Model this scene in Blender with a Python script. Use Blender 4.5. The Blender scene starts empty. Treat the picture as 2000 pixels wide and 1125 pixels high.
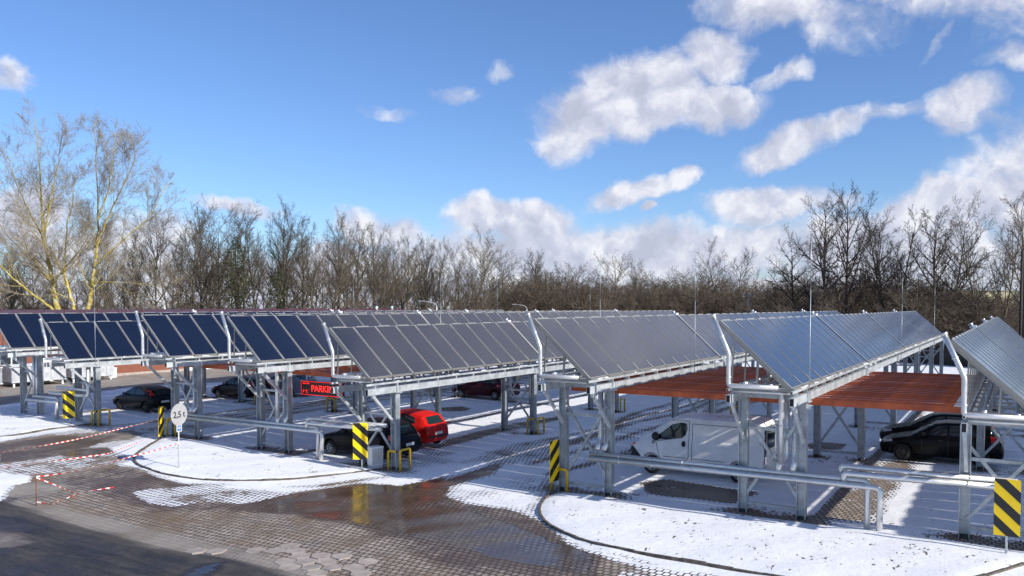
import bpy, math, random
import numpy as np
from mathutils import Vector, Matrix, geometry
from mathutils.bvhtree import BVHTree
R=math.radians
scene=bpy.context.scene; COL=scene.collection
# ------------------------------------------------------------------ camera geometry
# world: X across the carport rows (to the right), Y along the rows (away), Z up
F,YAW,PIT,Y0,H=1596.7,R(31.785),R(2.078),655.95,6.2
cy_,sy_=math.cos(YAW),math.sin(YAW); cp_,sp_=math.cos(PIT),math.sin(PIT)
GT=[(-60,.13),(-46,.13),(-40.5,.03),(-32.4,.03),(-26.5,-.07),(-20.6,-.17),(-11.4,-.07),(-5.3,0),(.6,.1),(20,.1)]
GX=[a for a,b in GT]; GZ=[b for a,b in GT]
def g(v): return float(np.interp(v,GX,GZ))
def ray(px,py):
    a=(px-1000)/F; b=(Y0-py)/F; D=cp_+b*sp_; Z=-sp_+b*cp_
    return a*cy_-D*sy_, a*sy_+D*cy_, Z
def G(px,py):                       # ground point seen at a photo position
    v,u,dz=ray(px,py); zz=0
    for _ in range(6):
        t=(zz-H)/dz; zz=g(v*t)
    return v*t,u*t
def at(px,D):                       # point at distance D along the view azimuth of a photo column
    a=(px-1000)/F
    return a*D*cy_-D*sy_, a*D*sy_+D*cy_
def ztop(py,D): return H+D*(math.tan(math.atan((Y0-py)/F)-PIT))
# ------------------------------------------------------------------ tagging
def tag(o,label=None,cat=None,group=None,kind=None):
    if label: o['label']=label
    if cat: o['category']=cat
    if group: o['group']=group
    if kind: o['kind']=kind
    return o
def thing(name,label,cat,loc=(0,0,0),rz=0,group=None):
    o=bpy.data.objects.new(name,None); COL.objects.link(o); o.empty_display_size=.2
    o.location=loc; o.rotation_euler=(0,0,rz)
    return tag(o,label,cat,group)
def link(name,me,parent=None,loc=None):
    o=bpy.data.objects.new(name,me); COL.objects.link(o)
    if parent: o.parent=parent
    if loc: o.location=loc
    return o
def copy_tree(o,parent=None):
    c=o.copy(); COL.objects.link(c); c.parent=parent
    for ch in KIDS(o): copy_tree(ch,c)
    return c
def KIDS(o): return [x for x in list(bpy.data.objects) if x.parent==o]
# ------------------------------------------------------------------ mesh builder
class MB:
    def __init__(s): s.v=[]; s.f=[]; s.m=[]
    def face(s,pts,mi=0):
        b=len(s.v); s.v+= [tuple(p) for p in pts]; s.f.append(tuple(range(b,b+len(pts)))); s.m.append(mi)
    def box(s,x0,x1,y0,y1,z0,z1,mi=0,faces='all'):
        b=len(s.v)
        s.v+=[(x0,y0,z0),(x1,y0,z0),(x1,y1,z0),(x0,y1,z0),(x0,y0,z1),(x1,y0,z1),(x1,y1,z1),(x0,y1,z1)]
        for q in ((3,2,1,0),(4,5,6,7),(0,1,5,4),(1,2,6,5),(2,3,7,6),(3,0,4,7)):
            s.f.append(tuple(b+i for i in q)); s.m.append(mi)
    def bar(s,a,b,w,h,mi=0,up=(0,0,1)):   # rectangular bar between two points
        a=Vector(a);b=Vector(b);d=(b-a).normalized();u=Vector(up)
        if abs(d.dot(u))>.98: u=Vector((0,1,0))
        x=d.cross(u).normalized(); y=x.cross(d)
        k=len(s.v)
        for p in (a,b):
            for sx,sy in ((-1,-1),(1,-1),(1,1),(-1,1)): s.v.append(tuple(p+x*sx*w/2+y*sy*h/2))
        for q in ((0,1,2,3),(7,6,5,4),(0,4,5,1),(1,5,6,2),(2,6,7,3),(3,7,4,0)):
            s.f.append(tuple(k+i for i in q)); s.m.append(mi)
    def tube(s,pts,r,n=8,mi=0,cap=True):
        pts=[Vector(p) for p in pts]; rr=r if isinstance(r,(list,tuple)) else [r]*len(pts)
        prev=None; k0=len(s.v); N=len(pts)
        for i,p in enumerate(pts):
            t=((pts[min(i+1,N-1)]-p).normalized()+(p-pts[max(i-1,0)]).normalized())
            t=t.normalized() if t.length>1e-6 else Vector((0,0,1))
            if prev is None:
                a=Vector((0,0,1)) if abs(t.z)<.9 else Vector((1,0,0)); x=t.cross(a).normalized()
            else: x=(prev-t*prev.dot(t)).normalized()
            prev=x; y=t.cross(x)
            for j in range(n):
                an=2*math.pi*j/n; s.v.append(tuple(p+(x*math.cos(an)+y*math.sin(an))*rr[i]))
        for i in range(N-1):
            for j in range(n):
                a=k0+i*n+j;b=k0+i*n+(j+1)%n
                s.f.append((a,b,b+n,a+n)); s.m.append(mi)
        if cap:
            s.f.append(tuple(k0+j for j in reversed(range(n)))); s.m.append(mi)
            s.f.append(tuple(k0+(N-1)*n+j for j in range(n))); s.m.append(mi)
    def bend(s,pts,r,rad=.15,n=10,mi=0):    # tube with rounded elbows
        P=[Vector(p) for p in pts]; out=[P[0]]
        for i in range(1,len(P)-1):
            a=(P[i-1]-P[i]); b=(P[i+1]-P[i]); q=min(rad,a.length*.45,b.length*.45)
            A=P[i]+a.normalized()*q; B=P[i]+b.normalized()*q
            for k in range(6):
                t=k/5; out.append(A*(1-t)**2+P[i]*2*t*(1-t)+B*t*t)
        out.append(P[-1]); s.tube(out,r,n,mi)
    def build(s,name,mats,parent=None,smooth=False,loc=None):
        me=bpy.data.meshes.new(name); me.from_pydata(s.v,[],s.f)
        if not isinstance(mats,(list,tuple)): mats=[mats]
        for m in mats: me.materials.append(m)
        me.polygons.foreach_set('material_index',s.m)
        if smooth: me.polygons.foreach_set('use_smooth',[True]*len(s.f))
        me.update()
        return link(name,me,parent,loc)
# ------------------------------------------------------------------ materials
def newmat(name):
    m=bpy.data.materials.new(name); m.use_nodes=True; nt=m.node_tree
    return m,nt,nt.nodes['Principled BSDF']
def N(nt,t,**k):
    n=nt.nodes.new(t)
    for a,b in k.items():
        if a=='ins':
            for i,x in b.items(): n.inputs[i].default_value=x
        else: setattr(n,a,b)
    return n
def pmat(name,c,rough=.6,metal=0,var=.15,scale=3,bump=0,bscale=40,spec=None,coat=0,detail=4,obj=True,c2=None):
    m,nt,p=newmat(name); L=nt.links
    tc=N(nt,'ShaderNodeTexCoord'); no=N(nt,'ShaderNodeTexNoise',ins={'Scale':scale,'Detail':detail,'Roughness':.6})
    L.new(tc.outputs['Object'],no.inputs['Vector'])
    cr=N(nt,'ShaderNodeValToRGB')
    a=c2 if c2 else tuple(x*(1-var) for x in c); b=tuple(min(1,x*(1+var)) for x in c)
    cr.color_ramp.elements[0].position=.32; cr.color_ramp.elements[1].position=.68
    cr.color_ramp.elements[0].color=(*a,1); cr.color_ramp.elements[1].color=(*b,1)
    L.new(no.outputs['Fac'],cr.inputs['Fac']); L.new(cr.outputs['Color'],p.inputs['Base Color'])
    p.inputs['Roughness'].default_value=rough; p.inputs['Metallic'].default_value=metal
    if var>0 and rough>.08:
        mr=N(nt,'ShaderNodeMapRange',ins={'To Min':max(.03,rough-.12),'To Max':min(1,rough+.12)}); L.new(no.outputs['Fac'],mr.inputs['Value']); L.new(mr.outputs['Result'],p.inputs['Roughness'])
    if spec is not None: p.inputs['Specular IOR Level'].default_value=spec
    if coat: p.inputs['Coat Weight'].default_value=coat; p.inputs['Coat Roughness'].default_value=.04
    if bump:
        n2=N(nt,'ShaderNodeTexNoise',ins={'Scale':bscale,'Detail':5}); L.new(tc.outputs['Object'],n2.inputs['Vector'])
        bu=N(nt,'ShaderNodeBump',ins={'Strength':bump,'Distance':.02}); L.new(n2.outputs['Fac'],bu.inputs['Height']); L.new(bu.outputs['Normal'],p.inputs['Normal'])
    return m
M={}
M['galv']=pmat('galvanised_steel',(.40,.43,.45),.45,.5,.28,3,.1,25)
M['galvL']=pmat('galvanised_beam',(.50,.53,.54),.47,.4,.22,2.5,.08,20)
M['alu']=pmat('aluminium_jacket',(.66,.66,.65),.36,.72,.06,6,.12,12)
M['frame']=pmat('anodised_frame',(.31,.30,.28),.45,.4,.1,9)
M['clip']=pmat('joint_clip',(.62,.60,.56),.3,.7,.1,9)
M['black']=pmat('hollow_shade_and_cap',(.008,.008,.009),.8,0,.1)  # flat black: painted shade of hollow tube ends, also guard end caps
M['timber']=pmat('stained_timber',(.52,.108,.028),.55,0,.25,2.2,.3,30,c2=(.33,.060,.02))
M['snow']=pmat('snow_clump',(.82,.83,.86),.7,0,.04,9,.3,20)
M['yellow']=pmat('yellow_enamel',(.72,.44,.02),.35,0,.12,7)
M['sign_y']=pmat('reflective_yellow',(1.0,.64,.002),.4,0,.05,5)
M['sign_k']=pmat('sign_black',(.012,.012,.013),.45,0,.1,5)
M['footing']=pmat('dark_footing',(.035,.03,.025),.85,0,.4,9,.6,30)
M['rubber']=pmat('tyre_rubber',(.018,.018,.018),.75,0,.3,8)
M['rim']=pmat('wheel_rim',(.42,.43,.44),.35,.8,.2,9)
M['steelrim']=pmat('steel_wheel',(.10,.085,.065),.6,.3,.4,12)
M['carglass']=pmat('car_glass',(.012,.016,.018),.05,0,0,3,spec=.7)
M['carglassB']=pmat('tinted_car_glass',(.012,.028,.032),.05,0,0,3,spec=.7)
M['redlamp']=pmat('red_lamp_lens',(.55,.015,.01),.15,0,.1,9,coat=.6)
M['clearlamp']=pmat('clear_lamp_lens',(.55,.58,.6),.12,.3,.15,20,coat=.8)
M['orange']=pmat('amber_lens',(.8,.18,.02),.2,0,.05,9)
M['plastic']=pmat('black_plastic',(.02,.02,.022),.6,0,.2,9)
M['plate']=pmat('number_plate',(.62,.62,.6),.4,0,.25,22)
M['white']=pmat('white_sheet',(.78,.78,.76),.4,0,.06,4)
M['whitegrey']=pmat('weathered_white_panel',(.44,.45,.47),.5,0,.2,2.5)
M['maroon']=pmat('maroon_metal_roof',(.115,.045,.055),.45,0,.2,1.5)
M['brick']=pmat('red_brown_render',(.22,.075,.045),.8,0,.15,1.2,.2,30)
M['winglass']=pmat('window_glass',(.03,.04,.05),.08,0,.1,2)
M['rust']=pmat('rusty_rod',(.20,.07,.035),.7,.2,.4,20)
M['tape_r']=pmat('tape_red',(.70,.03,.02),.45,0,.05,5)
M['tape_w']=pmat('tape_white',(.80,.80,.78),.45,0,.05,5)
M['disc']=pmat('sign_disc_grey',(.36,.36,.36),.45,0,.08,7)
M['blue']=pmat('blue_plate',(.03,.14,.42),.4,0,.1,7)
M['kerb']=pmat('kerb_concrete',(.12,.10,.08),.85,0,.35,5,.5,30,c2=(.04,.032,.024))
M['slab']=pmat('hex_slab',(.36,.31,.27),.75,0,.2,3,.3,25)
M['lampgrey']=pmat('lamp_post_paint',(.60,.60,.60),.5,.2,.1,3)
M['poledark']=pmat('tarred_timber_pole',(.035,.028,.022),.8,0,.35,3,.4,10)
M['concrete']=pmat('concrete_post',(.36,.35,.33),.8,0,.12,3)
M['facade']=pmat('pale_yellow_render',(.52,.47,.30),.8,0,.1,1)
def paint(name,c,rough=.3):
    return pmat('paint_'+name,c,rough,0,.1,1.5,coat=.12,detail=6,spec=.14)
# dirty glass of the collectors: dark absorber under glass
def glassmat():
    m,nt,p=newmat('collector_glass'); L=nt.links
    tc=N(nt,'ShaderNodeTexCoord'); geo=N(nt,'ShaderNodeNewGeometry')
    no=N(nt,'ShaderNodeTexNoise',ins={'Scale':.9,'Detail':3}); L.new(tc.outputs['Object'],no.inputs['Vector'])
    cr=N(nt,'ShaderNodeValToRGB'); cr.color_ramp.elements[0].color=(.004,.006,.017,1); cr.color_ramp.elements[1].color=(.006,.009,.024,1)
    L.new(no.outputs['Fac'],cr.inputs['Fac']); L.new(cr.outputs['Color'],p.inputs['Base Color'])
    p.inputs['Roughness'].default_value=.16; p.inputs['IOR'].default_value=1.95
    p.inputs['Sheen Weight'].default_value=.6; p.inputs['Sheen Roughness'].default_value=.3; p.inputs['Sheen Tint'].default_value=(.68,.80,1,1)
    n2=N(nt,'ShaderNodeTexNoise',ins={'Scale':2.5,'Detail':2}); L.new(tc.outputs['Object'],n2.inputs['Vector'])
    mr=N(nt,'ShaderNodeMapRange',ins={'To Min':.07,'To Max':.15}); L.new(n2.outputs['Fac'],mr.inputs['Value']); L.new(mr.outputs['Result'],p.inputs['Roughness'])
    bu=N(nt,'ShaderNodeBump',ins={'Strength':.012,'Distance':.05}); L.new(n2.outputs['Fac'],bu.inputs['Height']); L.new(bu.outputs['Normal'],p.inputs['Normal'])
    return m
M['glass']=glassmat()
def ledmat(name,c,s):
    m,nt,p=newmat(name); p.inputs['Base Color'].default_value=(.02,0,0,1)
    p.inputs['Emission Color'].default_value=(*c,1); p.inputs['Emission Strength'].default_value=s; return m
M['led']=ledmat('red_led',(1,.02,.015),1.6)
M['ledoff']=pmat('led_matrix_face',(.03,.006,.008),.5,0,.3,30)
# ------------------------------------------------------------------ sun, sky, camera
SUN_EL=R(29.5); SUNV=Vector((.9965,-.083,0)).normalized()
sd=bpy.data.lights.new('sun','SUN'); sd.energy=5.0; sd.angle=R(.53); sd.color=(1,.95,.87)
so=bpy.data.objects.new('sun',sd); COL.objects.link(so)
sv=Vector((SUNV.x*math.cos(SUN_EL),SUNV.y*math.cos(SUN_EL),math.sin(SUN_EL)))
so.rotation_euler=sv.to_track_quat('Z','Y').to_euler(); so.location=(60,0,40)
w=bpy.data.worlds.new('World'); scene.world=w; w.use_nodes=True; nt=w.node_tree; L=nt.links
for n in list(nt.nodes): nt.nodes.remove(n)
out=N(nt,'ShaderNodeOutputWorld'); bg=N(nt,'ShaderNodeBackground'); bgc=N(nt,'ShaderNodeBackground'); mix=N(nt,'ShaderNodeMixShader')
sky=N(nt,'ShaderNodeTexSky',sky_type='NISHITA'); sky.sun_disc=False; sky.sun_elevation=SUN_EL
sky.sun_rotation=math.atan2(SUNV.x,SUNV.y); sky.air_density=1.0; sky.dust_density=.35; sky.ozone_density=1.6; sky.altitude=200
hs=N(nt,'ShaderNodeMix',data_type='RGBA',blend_type='MULTIPLY'); hs.inputs[0].default_value=1; hs.inputs[7].default_value=(.72,.92,1.27,1); L.new(sky.outputs[0],hs.inputs[6])
L.new(hs.outputs[2],bg.inputs['Color']); bg.inputs['Strength'].default_value=.105
tc=N(nt,'ShaderNodeTexCoord')
wn=N(nt,'ShaderNodeTexNoise',ins={'Scale':7.0,'Detail':5,'Roughness':.6}); L.new(tc.outputs['Generated'],wn.inputs['Vector'])
sub=N(nt,'ShaderNodeVectorMath',operation='SUBTRACT'); L.new(wn.outputs['Color'],sub.inputs[0]); sub.inputs[1].default_value=(.5,.5,.5)
scl=N(nt,'ShaderNodeVectorMath',operation='SCALE',ins={'Scale':.085}); L.new(sub.outputs[0],scl.inputs[0])
add=N(nt,'ShaderNodeVectorMath',operation='ADD'); L.new(tc.outputs['Generated'],add.inputs[0]); L.new(scl.outputs[0],add.inputs[1])
# cumulus field: each cloud = centre bearing, angular radii, tilt, density
CL=[(1130,225,105,62,-28,1.0),(1260,185,110,75,0,1.05),(1395,115,58,52,0,.95),(1220,150,85,38,0,.9),(1085,262,62,34,0,.9),(1390,215,80,40,0,.9),(1520,165,55,22,-18,.62),
(1530,282,90,36,-18,.95),(1640,240,90,26,-22,.66),(1740,212,70,20,-15,.6),(1880,205,75,48,0,.9),(1900,255,80,30,0,.6),
(1240,375,90,26,-12,.92),(1325,352,40,22,-25,.85),(1505,392,120,40,0,1.05),(1630,400,70,22,0,.7),(1262,411,16,9,0,.9),
(1560,30,170,52,8,.72),(1800,-5,240,40,0,.50),(1610,70,70,46,0,.66),
(1960,330,125,76,-25,.66),(1850,395,90,45,0,.95),(1985,420,110,80,0,1.0),(1995,118,60,30,0,.6),(1760,410,40,24,-30,.7),
(760,440,95,38,10,.95),(1000,432,130,42,0,1.0),(1180,490,260,60,5,.95),(930,520,340,70,0,.95),(1420,480,230,50,-5,.9),(470,418,80,18,5,.6),
(60,420,110,66,0,.9),(220,490,170,66,0,.85),(10,150,50,38,30,.72),(600,540,300,46,0,.95),(1720,500,330,90,0,.95),(797,443,24,20,0,1.5),(700,500,90,34,0,1.25),
(880,190,46,18,0,.32),(985,142,30,20,-20,.36),(790,228,75,14,15,.32),(1830,85,40,12,-60,.5),(1420,560,700,30,0,.9),(500,572,900,48,0,1.15),(2040,-560,640,420,0,1.1)]  # last one: unseen cloud above the view, added for grey panel reflections
fld=None
def M2(op,a,b):
    n=N(nt,'ShaderNodeMath',operation=op)
    for i,x in enumerate((a,b)):
        if isinstance(x,(int,float)): n.inputs[i].default_value=x
        elif x is not None: L.new(x,n.inputs[i])
    return n.outputs[0]
for px,py,ra,rb,rot,den in CL:
    v,u,z=ray(px,py); c=Vector((v,u,z)); c.normalize()
    xr=Vector((cy_,sy_,0)); xr=(xr-c*xr.dot(c)).normalized(); yr=c.cross(xr)*-1
    if yr.z<0: yr=-yr
    a=R(-rot); X=xr*math.cos(a)+yr*math.sin(a); Y=c.cross(X); 
    mt=Matrix((X,Y,c)).transposed()
    k=1/F*(1/(1+((px-1000)/F)**2))**.5
    mp=N(nt,'ShaderNodeMapping',vector_type='TEXTURE'); mp.inputs['Location'].default_value=c
    mp.inputs['Rotation'].default_value=mt.to_euler('XYZ'); mp.inputs['Scale'].default_value=(ra*k*1.25,rb*k*1.25,.5)
    L.new(add.outputs[0],mp.inputs['Vector'])
    ln=N(nt,'ShaderNodeVectorMath',operation='DOT_PRODUCT'); L.new(mp.outputs[0],ln.inputs[0]); L.new(mp.outputs[0],ln.inputs[1])
    den=den*1.22; s=N(nt,'ShaderNodeMath',operation='MULTIPLY_ADD'); L.new(ln.outputs['Value'],s.inputs[0]); s.inputs[1].default_value=-den; s.inputs[2].default_value=den
    fld=s.outputs[0] if fld is None else M2('MAXIMUM',fld,s.outputs[0])
fb=N(nt,'ShaderNodeTexNoise',ins={'Scale':16.0,'Detail':10,'Roughness':.56,'Distortion':.15}); L.new(add.outputs[0],fb.inputs['Vector'])
up=N(nt,'ShaderNodeVectorMath',operation='ADD'); L.new(add.outputs[0],up.inputs[0]); up.inputs[1].default_value=(.012,0,.016)
fb2=N(nt,'ShaderNodeTexNoise',ins={'Scale':16.0,'Detail':5,'Roughness':.52,'Distortion':.15}); L.new(up.outputs[0],fb2.inputs['Vector'])
bd=N(nt,'ShaderNodeVectorMath',operation='DOT_PRODUCT'); L.new(tc.outputs['Generated'],bd.inputs[0]); bd.inputs[1].default_value=(.527,-.85,.15)
br_=N(nt,'ShaderNodeMapRange',ins={'From Min':-.15,'From Max':.35,'To Min':-.6,'To Max':.22}); L.new(bd.outputs['Value'],br_.inputs['Value'])  # unseen clouds behind the camera, added to lift the ambient fill
fc=M2('MAXIMUM',M2('MAXIMUM',fld,-.6),br_.outputs[0])
tot=M2('ADD',fc,M2('MULTIPLY',M2('SUBTRACT',fb.outputs['Fac'],.5),1.9))
mr=N(nt,'ShaderNodeMapRange',interpolation_type='SMOOTHSTEP',ins={'From Min':.08,'From Max':.92,'To Max':.96}); L.new(tot,mr.inputs['Value'])
sh=N(nt,'ShaderNodeMapRange',ins={'From Min':-.13,'From Max':.13}); L.new(M2('SUBTRACT',fb.outputs['Fac'],fb2.outputs['Fac']),sh.inputs['Value'])  # sunlit upper edges and shaded bases put into the cloud colour
cc=N(nt,'ShaderNodeValToRGB'); cc.color_ramp.elements[0].color=(.52,.55,.68,1); cc.color_ramp.elements[1].color=(.90,.91,.97,1)
cc.color_ramp.elements.new(.45).color=(.64,.67,.80,1)
L.new(sh.outputs[0],cc.inputs['Fac']); L.new(cc.outputs[0],bgc.inputs['Color']); bgc.inputs['Strength'].default_value=.86
L.new(mr.outputs[0],mix.inputs[0]); L.new(bg.outputs[0],mix.inputs[1]); L.new(bgc.outputs[0],mix.inputs[2]); L.new(mix.outputs[0],out.inputs['Surface'])
w.cycles.sampling_method='MANUAL'; w.cycles.sample_map_resolution=1024
cd=bpy.data.cameras.new('camera'); cam=bpy.data.objects.new('camera',cd); COL.objects.link(cam); scene.camera=cam
cd.sensor_width=36; cd.lens=F/2000*36; cd.shift_y=(Y0-562.5)/2000; cd.clip_start=.3; cd.clip_end=3000
cam.location=(0,0,H); cam.rotation_euler=(R(90)-PIT,0,YAW)
vs=scene.view_settings; vs.view_transform='Standard'; vs.look='None'; vs.exposure=.24; vs.gamma=1
# ------------------------------------------------------------------ carport layout
V2=[.5776,-5.2825,-11.4318,-20.5613,-26.4795,-32.4179,-40.4899,-45.9117]
LOW=[1,0,0,1,0,0,1,0]
WP=1.70; U0=24.56; U1=22.95; SEG=13.17; FR=[24.56,35.2,45.1,55.6,65.8,75.0]
VT=-1.98; ZT=5.79; ZB=3.94
# ------------------------------------------------------------------ ground
def wpoly(pts): return np.array([G(*p) for p in pts])
va=np.arange(-66.5,16,.22)
ua=np.concatenate([np.arange(7,46,.22),np.arange(46,101,.6)])
VV,UU=np.meshgrid(va,ua); shp=VV.shape; PV=VV.ravel(); PU=UU.ravel()
def sdist(poly):                     # signed distance, + inside
    n=len(poly); d=np.full(PV.shape,1e9); ins=np.zeros(PV.shape,bool)
    for i in range(n):
        ax,ay=poly[i]; bx,by=poly[(i+1)%n]; ex,ey=bx-ax,by-ay
        t=np.clip(((PV-ax)*ex+(PU-ay)*ey)/(ex*ex+ey*ey+1e-9),0,1)
        d=np.minimum(d,np.hypot(PV-ax-t*ex,PU-ay-t*ey))
        c=((ay>PU)!=(by>PU))&(PV<(bx-ax)*(PU-ay)/(by-ay+1e-12)+ax); ins^=c
    return np.where(ins,d,-d)
def sstep(x,a,b): t=np.clip((x-a)/(b-a),0,1); return t*t*(3-2*t)
snow=np.full(PV.shape,.90); wet=np.zeros(PV.shape); asph=np.zeros(PV.shape); plain=np.zeros(PV.shape); dirt=np.zeros(PV.shape)
def paint_poly(arr,px,val,fe=.4,world=False):
    p=np.array(px) if world else wpoly(px)
    k=sstep(sdist(p),-fe,fe); arr[:]=arr*(1-k)+val*k
# driveways with wheel tracks
def drive(v0,v1,base,dips,depth,uend=78):
    k=sstep(PV,v0-.5,v0+.5)*(1-sstep(PV,v1-.5,v1+.5))*(1-sstep(PU,uend-4,uend+4))*sstep(PU,23,25)
    f=np.full(PV.shape,base)
    for j,vd in enumerate(dips):
        c=vd+.35*np.sin(PU*.21+j*1.7)+.2*np.sin(PU*.53+j)
        f-=depth*np.exp(-((PV-c)/.22)**2)
    snow[:]=snow*(1-k)+f*k
drive(-39.9,-34.9,.66,(-39.1,-37.9,-36.7,-35.6),.36)
drive(-19.9,-13.9,.80,(-19.0,-17.9,-17.3,-16.1,-14.7),.42)
drive(1.0,8.0,.9,(2.5,4.2,5.5),.4)
for a in (0,3):                       # bay entrances and centre kerbs
    pass
for v,dep in ((-4.85,1.0),(-26.0,1.0),(-45.4,.8)):
    c=v+.05*np.sin(PU); k=np.exp(-((PV-c)/.16)**2)*(PU>23.6)*(PU<76); snow-=k*dep; dirt+=k*.8+np.exp(-((PV-c)/.6)**2)*.35*(PU>23.6)
for i,v2 in enumerate(V2):
    for fu in FR:
        for v in (v2,v2-WP):
            snow-=.95*np.exp(-(((PV-v)**2+(PU-fu)**2)/.18)); dirt+=.95*np.exp(-(((PV-v)**2+(PU-fu)**2)/1.3))
# bare and half bare paving between and in front of the groups
paint_poly(snow,[(0,790),(120,774),(240,758),(330,750),(480,744),(600,722),(760,712),(760,680),(0,690)],-.4,.5)
paint_poly(plain,[(0,790),(120,774),(240,758),(330,750),(480,744),(600,722),(760,712),(760,680),(0,690)],1,.3)
paint_poly(snow,[(0,862),(100,846),(200,832),(330,822),(420,826),(330,842),(262,862),(130,905),(0,935)],.62,.5)
paint_poly(snow,[(0,905),(0,866),(60,855),(130,850),(230,842),(280,846),(250,856),(190,866),(130,884),(60,898)],-.1,.35)
paint_poly(snow,[(120,884),(150,877),(205,875),(222,884),(190,894),(135,893)],-.4,.2)
paint_poly(snow,[(0,925),(0,905),(90,896),(150,890),(235,885),(262,900),(160,920),(50,932)],.55,.3)
paint_poly(snow,[(0,985),(55,930),(150,922),(225,908),(262,915),(300,930),(350,945),(420,948),(500,955),(620,948),(700,938),(770,930),(840,918),(900,905),(1010,895),(1080,950),(1060,960),(1045,990),(1055,1012),(1110,1050),(1180,1082),(1260,1100),(1330,1125),(1330,1300),(-400,1300),(-400,985)],-.15,.45)
paint_poly(snow,[(245,962),(300,950),(380,948),(430,950),(560,955),(620,955),(560,968),(520,975),(480,985),(400,985),(330,992),(285,985)],.66,.35)
paint_poly(snow,[(380,948),(640,950),(760,930),(900,900),(1010,890),(1075,930),(1050,960),(1000,975),(940,985),(900,975),(960,935),(880,930),(780,950),(700,945),(620,958),(540,960),(440,954)],.84,.3)
paint_poly(snow,[(860,935),(960,915),(1040,925),(1075,960),(1050,990),(1060,1020),(1000,1000),(900,985),(860,970)],.80,.5)
paint_poly(snow,[(750,958),(850,948),(900,930),(975,905),(960,925),(900,942),(850,958),(790,970)],-.1,.25)
paint_poly(snow,[(0,950),(0,926),(60,930),(58,942)],1.1,.2)
paint_poly(snow,[(1060,1010),(1120,1050),(1190,1080),(1290,1102),(1420,1125),(1300,1125),(1190,1098),(1100,1060)],.85,.3)
paint_poly(snow,[(1180,1125),(1220,1108),(1290,1112),(1420,1125),(1500,1140),(1180,1140)],.62,.3)
paint_poly(snow,[(1250,942),(1300,936),(1440,958),(1478,962),(1430,983),(1270,963)],-.1,.2)
paint_poly(snow,[(1575,868),(1600,863),(1650,868),(1640,877),(1590,878)],-.3,.15)
paint_poly(snow,[(862,797),(900,794),(917,798),(900,803),(866,803)],-.3,.15)
paint_poly(snow,[(1620,1012),(1655,965),(1730,902),(1800,884),(1850,886),(1790,905),(1742,962),(1700,1022)],.36,.35)
paint_poly(snow,[(830,880),(880,855),(1000,828),(1095,812),(1100,818),(1000,840),(900,866)],.36,.2)
paint_poly(snow,[(900,905),(1000,870),(1080,855),(1100,880),(1000,905)],.62,.4)
paint_poly(snow,[(640,905),(830,880),(900,880),(880,905),(800,915)],.75,.4)
paint_poly(plain,[(1250,942),(1300,936),(1440,958),(1478,962),(1430,983),(1270,963)],.85,.3); paint_poly(wet,[(1250,942),(1300,936),(1440,958),(1478,962),(1430,983),(1270,963)],.75,.3)
ASPH=[(-300,930),(0,972),(60,997),(130,1020),(230,1045),(300,1070),(420,1083),(500,1103),(580,1128),(640,1300),(-900,1300)]
paint_poly(asph,ASPH,1,.12)
SLAB=[(-60,1030),(0,1037),(30,1042),(52,1051),(56,1060),(30,1068),(-60,1076)]
paint_poly(asph,SLAB,0,.06); paint_poly(plain,SLAB,1,.1)
paint_poly(plain,[(-20,950),(60,944),(128,934),(136,950),(90,966),(35,975),(-20,965)],1,.12)
paint_poly(plain,[(10,974),(60,978),(160,1000),(240,1020),(330,1042),(420,1062),(520,1084),(640,1125),(560,1128),(420,1085),(300,1072),(230,1046),(130,1021),(60,998)],.75,.25)
paint_poly(wet,[(-50,880),(0,866),(130,850),(260,846),(190,870),(100,895),(0,905)],.55,.5)
paint_poly(wet,[(120,886),(150,878),(205,876),(222,885),(190,894),(135,893)],1,.15)
paint_poly(wet,[(60,945),(230,910),(420,950),(600,962),(850,930),(1000,905),(1060,960),(1050,1010),(1180,1085),(1180,1140),(900,1140),(700,1040),(560,1000),(300,1000),(150,960)],.55,.8)
paint_poly(wet,[(540,975),(620,958),(720,948),(860,936),(960,918),(980,925),(900,948),(862,985),(960,1008),(1040,1040),(1110,1068),(1175,1090),(1160,1125),(1000,1095),(900,1072),(820,1055),(700,1025),(600,1008),(500,998)],1.0,.3)
paint_poly(wet,[(345,1128),(378,1106),(400,1100),(440,1097),(428,1112),(400,1128)],1,.12)
paint_poly(wet,[(110,1047),(125,1043),(150,1047),(140,1054),(118,1055)],1,.08)
paint_poly(wet,[(-40,966),(10,968),(32,977),(10,982),(-40,976)],1,.1)
paint_poly(wet,[(-200,1000),(60,1005),(260,1065),(420,1090),(330,1125),(-200,1160)],.45,.6)
# islands, raised a little behind a kerb
ISL=[np.array([(-64,22.0),(-50,21.0),(-44,20.2)]+[G(*q) for q in ((0,858),(60,845),(130,835),(175,831),(182,829))]+[(-42.6,25.4),(-47.8,25.2),(-60,25.2),(-64,25)]),
 np.array([G(*q) for q in ((322,852),(265,888),(255,896),(262,905),(275,915),(310,925),(350,933),(400,939),(480,942),(540,940),(600,935),(660,928),(720,921),(765,916))]+[(-20.9,24.1),(-24.5,24.15),(-30,24.2),(-34.2,24.3)]),
 np.array([G(*q) for q in ((1083,962),(1060,975),(1046,995),(1050,1010),(1068,1030),(1100,1047),(1150,1063),(1200,1075),(1280,1088),(1380,1105),(1480,1120),(1560,1138),(1750,1160),(1850,1150),(1925,1130),(1960,1117),(2000,1103))]+[(2.2,23.8),(-3.3,24.1),(-7.3,24.15),(-12.8,24.3)])]
HT=np.interp(PV,GX,GZ); isl=np.zeros(PV.shape,int)
for k,p in enumerate(ISL):
    sd_=sdist(p); isl[sd_>0]=k+1; q=sstep(sd_,-.05,.35)
    HT=HT+.07*q; snow=snow*(1-q)+1.35*q; wet*=1-q; plain*=1-q; dirt=dirt*(1-q)+q*(.22 if k<2 else .34)
rng=np.random.default_rng(4)
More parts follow.
